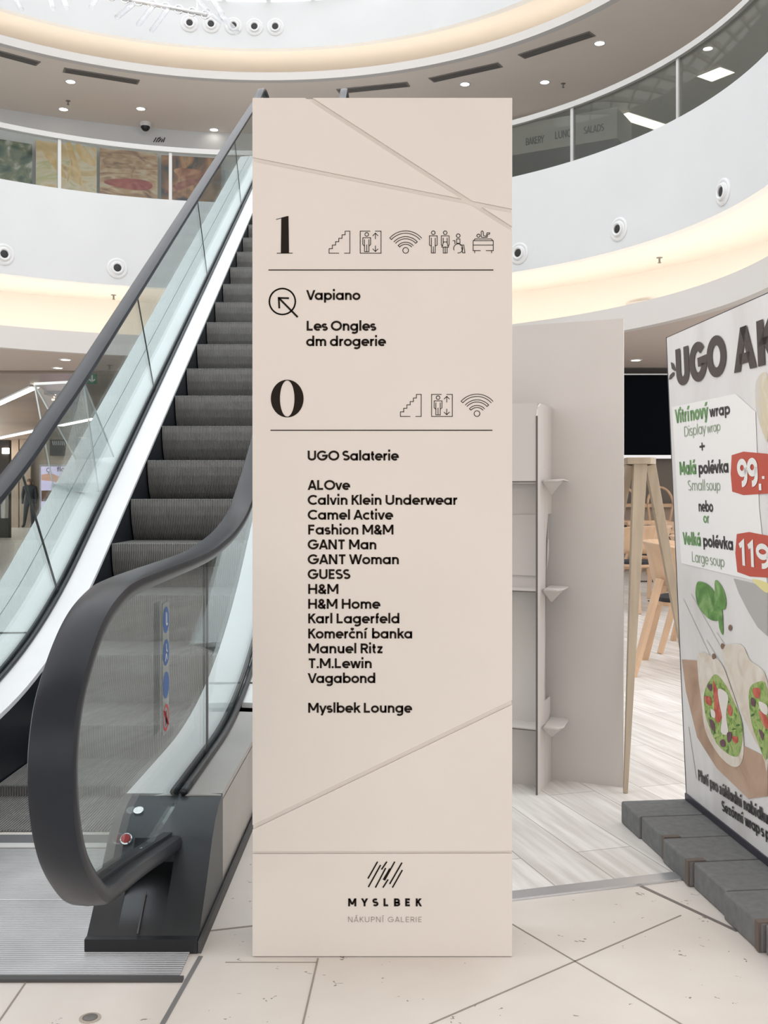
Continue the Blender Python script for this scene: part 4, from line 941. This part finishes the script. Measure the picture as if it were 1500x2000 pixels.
for i, ((xa, xb), yt, lab) in enumerate(posters):
    A = on_cyl(xa, yt, C1, 10.1); B = on_cyl(xb, yt, C1, 10.1); zt2 = (A.z+B.z)/2; A.z = B.z = 5.25; d = (B-A).normalized(); n = Vector((d.y, -d.x, 0)); h = zt2-5.25
    MBX = MB().hexa([A, B, B-n*.03, A-n*.03, A+Z_*h, B+Z_*h, B-n*.03+Z_*h, A-n*.03+Z_*h]); t = MBX.build('food_poster', pm[i]); tag(t, lab, 'poster', 'food posters behind the left railing')
    wd = (B-A).length
    def PP(u, v, off=.004): return A+d*(u*wd)+Z_*(v*h)+n*off
    def blob(nm, m, cu, cv, ru, rv, rot=0, o=.004):
        mb = MB(); pts = []
        cv = .64+.36*cv; rv *= .45
        for k in range(30):
            a = 2*math.pi*k/30; q = 1+.08*math.sin(3*a+cu*9); x_, y_ = ru*math.cos(a)*q, rv*math.sin(a)*q; pts.append(PP(cu+x_*math.cos(rot)-y_*math.sin(rot), cv+(x_*math.sin(rot)+y_*math.cos(rot)), o))
        mb.add(pts, [tuple(range(30))]); mb.build(nm, m, t)
    if i == 1:
        pc = print_mat('poster_croissant', [(.52, .33, .12), (.66, .47, .22), (.72, .58, .36)], 2.5) if 'pc' not in dir() else pc
        for cu, cv, ru, rv, ro in ((.30, .55, .22, .06, -.5), (.62, .62, .24, .07, -1.0), (.80, .80, .18, .07, -.4), (.55, .42, .10, .03, 1.2)): blob('printed_pastry', pc, cu, cv, ru, rv*1.6, ro)
    if i == 2:
        blob('printed_sausage', print_mat('poster_salami', [(.20, .03, .025), (.33, .06, .05), (.40, .12, .09)], 6), .52, .24, .42, .10)
        for cv in (.42, .52, .62, .74, .86): blob('printed_bread', print_mat('poster_bread%d' % int(cv*100), [(.18, .10, .06), (.42, .27, .14), (.55, .42, .28)], 3), .45+.1*math.sin(cv*20), cv, .34, .035)
    if i == 3:
        blob('printed_burger', print_mat('poster_patty', [(.15, .05, .03), (.35, .14, .07), (.52, .30, .16)], 4), .55, .55, .32, .13, -.1); blob('printed_steak', print_mat('poster_steak', [(.12, .04, .03), (.28, .09, .06), (.4, .2, .14)], 4), .35, .32, .30, .07, .2, .005)
# ------------------------------------------------------------------ bakery board and lights behind the right railing
bw = mat('board_grey', (.62, .62, .60), .7)
A = on_cyl(985, 262, C1, 10.2); B = on_cyl(1205, 262, C1, 10.2); zc = (A.z+B.z)/2; A.z = B.z = 0; d = (B-A).normalized(); n = Vector((d.y, -d.x, 0)); n = n if n.y < 0 else -n
t = thing('bakery_kiosk', (A+B)/2+Z_*5.17, 'dark bakery kiosk with a pale menu-word board behind the right railing', 'kiosk')
MB().hexa([q+Z_*z for z in (5.17, zc-.24) for q in (A, B, B-n*1.0, A-n*1.0)]).build('body', mat('kiosk_dark', (.05, .05, .05), .5), t)
kb = MB().hexa([q+Z_*z for z in (zc-.24, zc+.30) for q in (A, B, B-n*.9, A-n*.9)]).build('board', bw, t)
A.z = zc
def bd(px, py): return on_plane(px, py, A+n*.008, n)
for s, xa, ya, xb, yb, ct in (('BAKERY', 1027, 284, 1063, 276, 270), ('LUNCH', 1084, 272, 1124, 264, 257), ('SALADS', 1140, 262, 1180, 254, 248)):
    a, b, c = bd(xa, ya), bd(xb, yb), bd(xa, ct); mb = MB(); letter(mb, s, a, Vector((d.x, d.y, 0)), Z_, Vector((b.x-a.x, b.y-a.y)).length, (c-a).length, .14); mb.build('lettering', ink, kb)
def recessed(p, q, wd, label):
    a, b = on_z(*p, zs), on_z(*q, zs); t = thing('linear_lamp', (a+b)/2, label, 'lamp')
    MB().bar(a-Z_*.01, b-Z_*.01, wd+.06, .018).build('frame', nozm, t); MB().bar(a-Z_*.022, b-Z_*.022, wd, .008).build('diffuser', led2, t)
recessed((1214, 222), (1296, 248), .30, 'bright recessed strip lamp behind the right gallery glass'); recessed((1384, 138), (1412, 148), .45, 'short bright recessed lamp behind the right gallery glass near the picture edge')
downlight(on_z(1394, 78, zs)+Vector((0, .3, 0)), 'spotlight seen through the right gallery glass near the picture corner', 'spotlights in the upper ceiling')

# ================================================================== HANGING GLASS-TUBE SCULPTURE
a, b = at(215, -8, 9), at(404, 29, 9); t = thing('hanging_sculpture', (a+b)/2, 'hanging steel rod with clear glass tubes at the top of the atrium', 'hanging sculpture')
MB().tube([a, b], .017, 10).build('rod', steel, t, smooth=True)
for q in (.1, .9): 
    m_ = a+(b-a)*q; MB().tube([m_, m_+Vector((0, 0, 4.2))], .006, 6).build('suspension_cable', steel, t)
for i in range(8):
    q = .02+i*.138; c = a+(b-a)*q; mb = MB(); mb.tube([c+Vector((.035*math.cos(k*.5), 0, .035*math.sin(k*.5))) for k in range(14)], .007, 6); mb.build('clip_ring', chrome, t, smooth=True)
frost = glass('tube_glass', (.97, .98, .99), .6, .1, body=((.85, .87, .9), .12))
for p0_, p1_ in (((404, 20), (432, 42)), ((430, 26), (463, 63)), ((375, -12), (405, 22)), ((412, -6), (434, 28)), ((22, -15), (42, 18)), ((300, 10), (270, 48)), ((262, 6), (228, 34)), ((330, 14), (296, 60)), ((120, -10), (130, 15)), ((96, -8), (103, 16)), ((200, -20), (178, 14))):
    MB().tube([at(*p0_, 8.95), at(*p1_, 8.7)], .021, 10).build('glass_tube', frost, t, smooth='auto')

# ================================================================== ACRYLIC GUARD ON THE OUTER DECK
t = thing('acrylic_guard', (-1.80, 6.0, 1.18), 'clear acrylic wedge standing on the escalator outer deck behind the handrail', 'acrylic barrier')
q0, q1 = at(106, 961, 6.03), at(192, 959, 5.86); tp0, tp1 = at(67, 750, 5.72), at(163, 745, 5.70); r0, r1_ = at(150, 900, 6.3), at(222, 892, 6.19)
for a, b, c, d_ in ((q0, q1, tp1, tp0), (r0, r1_, tp1, tp0)):
    sh = MB().prism([a, b, c, d_], (0, .006, 0)).build('acrylic_sheet', acryl, t)
    for u, v in ((b, c), (a, d_)): MB().bar(u, v, .007, .007).build('polished_edge', acryl_edge, sh)
MB().bar(q0, q1, .012, .012).build('bottom_rail', acryl_edge, t); MB().bar(tp0, tp1, .014, .014).build('top_rail', acryl_edge, t)
MB().bar(q0+Vector((0, 0, .02)), q1+Vector((0, 0, .02)), .05, .05).build('tray', acryl, t)

# ================================================================== CAFE FURNITURE
def chair(x, y, rot, label):
    t = thing('cafe_chair', (0, 0, 0), label, 'chair', 'wooden cafe chairs')
    mb = MB(); n = 22      # wrap-around back shell
    for j, z in enumerate((.56, .62, .72, .80, .83)):
        for i in range(n+1):
            a = math.radians(-120+240*i/n); k = abs(i-n/2)/(n/2); rr = .275+.02*j; zz = z - (.13*k**3)*(j/4)
            mb.v.append((rr*math.sin(a)*1.02, -rr*math.cos(a)*.95+.02, zz))
    for j in range(4):
        for i in range(n): mb.f.append((j*(n+1)+i, j*(n+1)+i+1, (j+1)*(n+1)+i+1, (j+1)*(n+1)+i))
    o = mb.build('back_shell', beech, t, smooth=True); m = o.modifiers.new('solid', 'SOLIDIFY'); m.thickness = .016; m.offset = 0
    pts = [(.25*math.copysign(abs(math.cos(a))**.7, math.cos(a)), .235*math.copysign(abs(math.sin(a))**.7, math.sin(a))) for a in (2*math.pi*k/28 for k in range(28))]
    MB().prism([(u, v, .43) for u, v in pts], (0, 0, .022)).build('seat', beech, t); MB().prism([(u*.93, v*.93, .452) for u, v in pts], (0, 0, .025)).build('seat_pad', padm, t)
    o = mb2 = MB()
    for i in range(9):
        for z in (.66, .785):
            a = math.radians(-62+124*i/8); mb2.v.append((.272*math.sin(a), -.255*math.cos(a)+.02, z-(.03*abs(i-4)/4)))
    for i in range(8): mb2.f.append((2*i, 2*i+2, 2*i+3, 2*i+1))
    o = mb2.build('back_pad', padm, t, smooth=True); m = o.modifiers.new('solid', 'SOLIDIFY'); m.thickness = .02
    for sx_, sy_ in ((-1,-1), (1,-1), (1,1), (-1,1)):
        MB().bar((.235*sx_, .19*sy_, .60 if sy_ < 0 else .58), (.36*sx_, .34*sy_, 0), .055, .03, .045, .026).build('leg', beech, t, bevel=.003)
    MB().box(-.26, .26, -.02, .02, .40, .43).build('seat_rail', beech, t)
    t.location = (x, y, 0); t.rotation_euler[2] = rot; return t
ch = chair(1.92, 6.74, math.radians(-109), 'wooden cafe chair nearest the camera, between the tripod and the banner edge')
def chair_at(x, y, rot, label):
    r = dup(ch, (0, 0, 0), label); r.location = (x, y, 0); r.rotation_euler[2] = math.radians(rot); return r
chair_at(2.34, 7.68, -112, 'wooden cafe chair half hidden behind the banner edge, beyond the nearest chair')
chair_at(2.42, 10.45, 35, 'wooden cafe chair with charcoal seat pad behind the left tripod leg')
chair_at(3.00, 11.9, 200, 'wooden cafe chair on the far side of the front cafe table')
chair_at(4.2, 13.9, 170, 'wooden cafe chair farthest back near the cafe counter')
def table(x, y, label, w=.75):
    t = thing('cafe_table', (x, y, 0), label, 'table', 'cafe tables')
    MB().box(x-w/2, x+w/2, y-w/2, y+w/2, .73, .755).build('table_top', beech, t, bevel=.004); MB().box(x-.03, x+.03, y-.03, y+.03, .012, .73).build('post', black, t)
    MB().box(x-.28, x+.28, y-.04, y+.04, 0, .012).build('foot_bar', black, t); MB().box(x-.04, x+.04, y-.28, y+.28, 0, .012).build('foot_bar', black, t)
table(2.98, 11.15, 'square wooden cafe table with black foot behind the tripod'); table(3.45, 13.7, 'square wooden cafe table farther back near the counter')
t = thing('cafe_counter', (4.0, 15.8, 0), 'long low wooden counter along the back wall of the cafe', 'counter')
MB().box(2.4, 6.2, 15.5, 16.4, .95, 1.0).build('worktop', beech, t); MB().box(2.45, 6.15, 15.6, 16.4, 0, .95).build('front_panel', mat('counter_front', (.30, .235, .18), .6, noise=(3, .1)), t); MB().box(2.45, 6.15, 15.59, 15.6, .62, .70).build('gap_shade_strip', shopdark, t)  # the dark strip is solid; the gap's shadow is only its colour
t = thing('menu_panel', (4.3, 16.4, 1.8), 'large blank black panel hanging on the cafe back wall', 'wall panel')
bl, br_, tl_ = at(1150, 889, 16.45), at(1420, 889, 16.45), at(1150, 733, 16.45)
MB().box(bl.x, br_.x, 16.42, 16.54, bl.z, tl_.z).build('board', mat('panel_black', (.004, .005, .007), .8, spec=.03), t); MB().box(bl.x, br_.x, 16.40, 16.54, bl.z-.055, bl.z).build('bottom_rail', alu, t); MB().box(bl.x, br_.x, 16.40, 16.54, tl_.z, tl_.z+.02).build('top_rail', alu, t)
def stool(x, y, label):
    t = thing('bar_stool', (x, y, 0), label, 'bar stool', 'wooden bar stools at the counter')
    MB().disc((x, y, .74), (0,0,1), [(.17, 0), (.18, .01), (.18, .03), (.16, .035)], 20).build('seat', beech, t, smooth='auto')
    for sx_, sy_ in ((-1,-1), (1,-1), (1,1), (-1,1)): MB().bar((x+.12*sx_, y+.12*sy_, .74), (x+.2*sx_, y+.2*sy_, 0), .035, .03).build('leg', beech, t)
    MB().tube([(x+.18*math.cos(a), y+.16*math.sin(a)*.3-.15, 1.0+.24*math.sin(a)) for a in (math.pi*k/12 for k in range(13))], .018, 8).build('back_loop', beech, t, smooth=True)
    MB().tube([(x-.18, y-.15, 1.0), (x-.14, y-.12, .76)], .016, 8).build('back_post', beech, t); MB().tube([(x+.18, y-.15, 1.0), (x+.14, y-.12, .76)], .016, 8).build('back_post', beech, t)
stool(3.22, 14.9, 'wooden bar stool seen left of the tripod legs at the counter'); stool(3.80, 15.15, 'wooden bar stool seen between the tripod legs at the counter')

# ================================================================== CORRIDOR AT THE LEFT
def strip(a, b, label, w=.10):
    A, B = on_z(*a, 3.06), on_z(*b, 3.06); t = thing('strip_lamp', (A+B)/2, label, 'ceiling lamp', 'strip lamps in the corridor ceiling')
    MB().bar(A, B, w+.04, .03).build('housing', nozm, t); MB().bar(A-Vector((0,0,.018)), B-Vector((0,0,.018)), w, .01).build('diffuser', led3, t)
strip((-40, 805), (68, 755), 'bright strip lamp in the dark corridor ceiling, upper left', .14); strip((-30, 861), (80, 838), 'long strip lamp lower in the corridor ceiling left of the handrail', .2); strip((117, 830.5), (186, 816), 'strip lamp in the corridor ceiling seen under the handrail', .2)
p = on_z(180, 739, 3.0); t = thing('exit_sign', (p.x, 17.0, 2.95), 'small green emergency exit sign with a white arrow under the lower ceiling', 'exit sign')
p = at(180, 740, 16.7); MB().box(p.x-.07, p.x+.07, 16.7, 16.73, p.z-.08, p.z+.08).build('plate', mat('exit_green', (.03, .20, .10), .5), t); MB().box(p.x-.01, p.x+.01, 16.71, 16.72, p.z+.08, 3.12).build('hanger', ventm, t)
mb = MB(); EXs = lambda u, v: Vector((p.x+u, 16.698, p.z+v)); stroke(mb, EXs, [(0, .05), (0, -.045)], .022); stroke(mb, EXs, [(-.04, -.01), (0, -.05), (.04, -.01)], .018); mb.build('arrow', pwhite, t)
# advertising totem
Yt = 25.0; a, b = at(77, 907, Yt), at(168, 907, Yt); t = thing('digital_totem', ((a.x+b.x)/2, Yt, 0), 'bright lilac advertising totem with a hand picture in the corridor', 'advertising totem')
MB().box(a.x, b.x, Yt, Yt+.15, 0, a.z).build('housing', mat('totem_shell', (.55, .55, .6), .4), t)
scr = MB().box(a.x+.04, b.x-.04, Yt-.006, Yt, .25, a.z-.05).build('screen', mat('totem_screen', (.5, .47, .6), .3, emit=(.66, .60, .86), es=.85), t)
def TS(x, y): return at(x, y, Yt-.012)
mb = MB(); poly(mb, TS, [(81,927),(100,924),(118,932),(135,940),(135,950),(118,950),(105,940),(81,938)]); mb.build('hand_picture', mat('totem_skin', (.6, .35, .25), .5, emit=(.72, .42, .32), es=.6), scr)
mb = MB(); poly(mb, TS, [(81,958),(104,958),(104,979),(81,979)]); mb.build('food_picture', print_mat('totem_food', [(.08, .04, .03), (.3, .15, .08), (.25, .2, .1)], 4), scr)
mb = MB(); letter(mb, 'floor', TS(111, 921), X_, Z_, 30*Yt/F, 9*Yt/F, .2); stroke(mb, TS, circ((95, 918), 4, 14), 1, True); stroke(mb, TS, [(95, 922), (95, 926)], 1); mb.build('lettering', pdark, scr)
# shop fronts and pillars along the corridor
for (xa, xb, yt, Yp, lab) in ((14, 36, 855, 36.92, 'beige stone pillar at the left end of the corridor shops'), (38, 60, 850, 36.92, 'beige stone pillar between the corridor shop windows'), (128, 143, 850, 36.6, 'beige stone pillar seen under the escalator handrail')):
    a, b = at(xa, yt, Yp), at(xb, yt, Yp); tag(MB().box(a.x, b.x, Yp, Yp+.27, 0, 3.08).build('stone_pillar', shoptan), lab, 'pillar', 'corridor pillars')
a, b = at(97, 858, 36.9), at(133, 890, 36.9); t = MB().box(a.x, b.x, 36.9, 37.15, b.z, a.z).build('shop_sign', mat('shop_sign_dark', (.05, .05, .05), .5)); tag(t, 'dark shop fascia sign on the corridor end wall', 'shop sign')
mb = MB()
for i in range(7): stroke(mb, lambda x, y: at(x, y, 36.88), [(103+i*3.6, 862), (104.2+i*3.6, 869)], 1.2)
mb.build('lettering', pwhite, t)
a, b = at(-30, 868, 28), at(17, 1000, 28); t = thing('shop_window', ((a.x+b.x)/2, 28, 0), 'dark shop window with white clothes at the left picture edge', 'shop window')
MB().box(a.x, b.x, 28, 28.2, 0, 2.6).build('window_frame', shopdark, t); q0, q1 = at(4, 875, 27.95), at(17, 886, 27.95); MB().box(q0.x, q1.x, 27.95, 28, q1.z, q0.z).build('lit_sign', led2, t)
for xa, xb, ya, yb in ((-8, 9, 930, 985), (4, 13, 960, 1012)):
    c = at((xa+xb)/2, (ya+yb)/2, 27.7); s_ = 27.7/F; MB().prism([(c.x+u*(xb-xa)*s_/2, 27.6, c.z+v*(yb-ya)*s_/2) for u, v in ((-.5, 1), (.5, 1), (1, .6), (.8, -1), (-.8, -1), (-1, .6))], (0, .25, 0)).build('garment', pwhite, t)
# bulbs
p = at(115, 771, 20); t = thing('bulb_chandelier', (p.x, 20, p.z), 'cluster of small warm bulbs hanging below the corridor ceiling', 'chandelier')
mb = MB(); random.seed(3)
for r in range(5):
    for c in range(6+r//2):
        if random.random() < .85: mb.disc(at(104+c*3.6+r*.5*(1 if r < 3 else -1)+random.uniform(-.4, .4), 760+r*5.2, 20+random.uniform(-.3, .3)), (0,0,-1), [(.008, -.02), (.017, 0), (.006, .015)], 6)
tag(mb.build('bulb', mat('bulb_glow', (1, 1, 1), emit=(1, .62, .3), es=4), t), kind='stuff')
MB().box(p.x-.22, p.x+.22, 19.8, 20.2, 3.02, 3.08).build('ceiling_plate', shopdark, t); MB().tube([(p.x, 20, 3.03), (p.x, 20, 2.75)], .006, 6).build('cable', black, t)

# ------------------------------------------------------------------ person walking in the corridor
def person(px, pyf, Y):
    b = on_z(px, pyf, 0); s = 1.70; x0 = b.x; y0 = b.y
    V = [(0, 0, .93), (0, 0, 1.10), (0, .01, 1.28), (0, .01, 1.42), (0, 0, 1.50), (0, -.01, 1.58), (0, -.015, 1.66),
         (-.19, .01, 1.40), (-.24, .02, 1.14), (-.22, -.06, .92), (-.22, -.08, .83), (.19, .01, 1.40), (.24, .02, 1.14), (.23, -.05, .92), (.23, -.07, .83),
         (-.10, 0, .88), (-.13, -.03, .50), (-.20, .02, .09), (-.22, -.12, .04), (.10, 0, .88), (.10, .0, .50), (.08, .08, .09), (.07, -.06, .04)]
    E_ = [(0,1),(1,2),(2,3),(3,4),(4,5),(5,6),(3,7),(7,8),(8,9),(9,10),(3,11),(11,12),(12,13),(13,14),(0,15),(15,16),(16,17),(17,18),(0,19),(19,20),(20,21),(21,22)]
    R = [.15,.15,.17,.14,.055,.085,.09,.075,.055,.042,.035,.075,.055,.042,.035,.105,.075,.05,.045,.105,.075,.05,.045]
    me = bpy.data.meshes.new('person'); me.from_pydata([(x0+v[0], y0+v[1], v[2]) for v in V], E_, []); o = bpy.data.objects.new('person', me); COL.objects.link(o)
    sk = o.modifiers.new('skin', 'SKIN'); sk.use_smooth_shade = True
    L = me.skin_vertices[0].data if me.skin_vertices else None
    if L is None:
        me.skin_vertices.new() if hasattr(me.skin_vertices, 'new') else None
    return o, R
o, R = person(58, 1031, 36)
bm = bmesh.new(); bm.from_mesh(o.data); lay = bm.verts.layers.skin.verify()
for v, r in zip(bm.verts, R): v[lay].radius = (r, r*.75 if r > .12 else r); v[lay].use_root = False
bm.verts.ensure_lookup_table(); bm.verts[0][lay].use_root = True; bm.to_mesh(o.data); bm.free()
sb = o.modifiers.new('sub', 'SUBSURF'); sb.levels = 2; sb.render_levels = 2
o.data.materials.append(mat('dark_coat', (.02, .024, .034), .8)); tag(o, 'person in dark jacket and trousers walking in the far corridor', 'person')
b0 = on_z(58, 1031, 0)
MB().disc((b0.x, b0.y+.01, 1.58), (0,0,1), [(.05, -.03), (.092, .0), (.10, .06), (.075, .115), (.03, .13)], 16).build('hair', mat('brown_hair', (.16, .10, .07), .8), o, smooth=True)
MB().disc((b0.x, b0.y-.06, 1.55), (0,-.9,-.1), [(.03, .0), (.07, .02), (.055, .05), (.02, .06)], 14).build('face', mat('skin_tone', (.5, .3, .22), .6), o, smooth=True)

# ------------------------------------------------------------------ floor drain
p = on_z(176, 1989, 0); t = thing('floor_drain', p, 'small round grey drain cover set in the stone floor in front of the escalator', 'floor drain')
MB().disc(p, (0, 0, 1), [(.023, 0), (.023, .002), (.018, .002)], 24).build('rim', mat('drain_rim', (.42, .37, .31), .6), t)
MB().disc(p, (0, 0, 1), [(.016, 0), (.016, .003), (.006, .0035)], 24).build('cover', mat('drain_cover', (.16, .15, .14), .4, metal=.6), t)
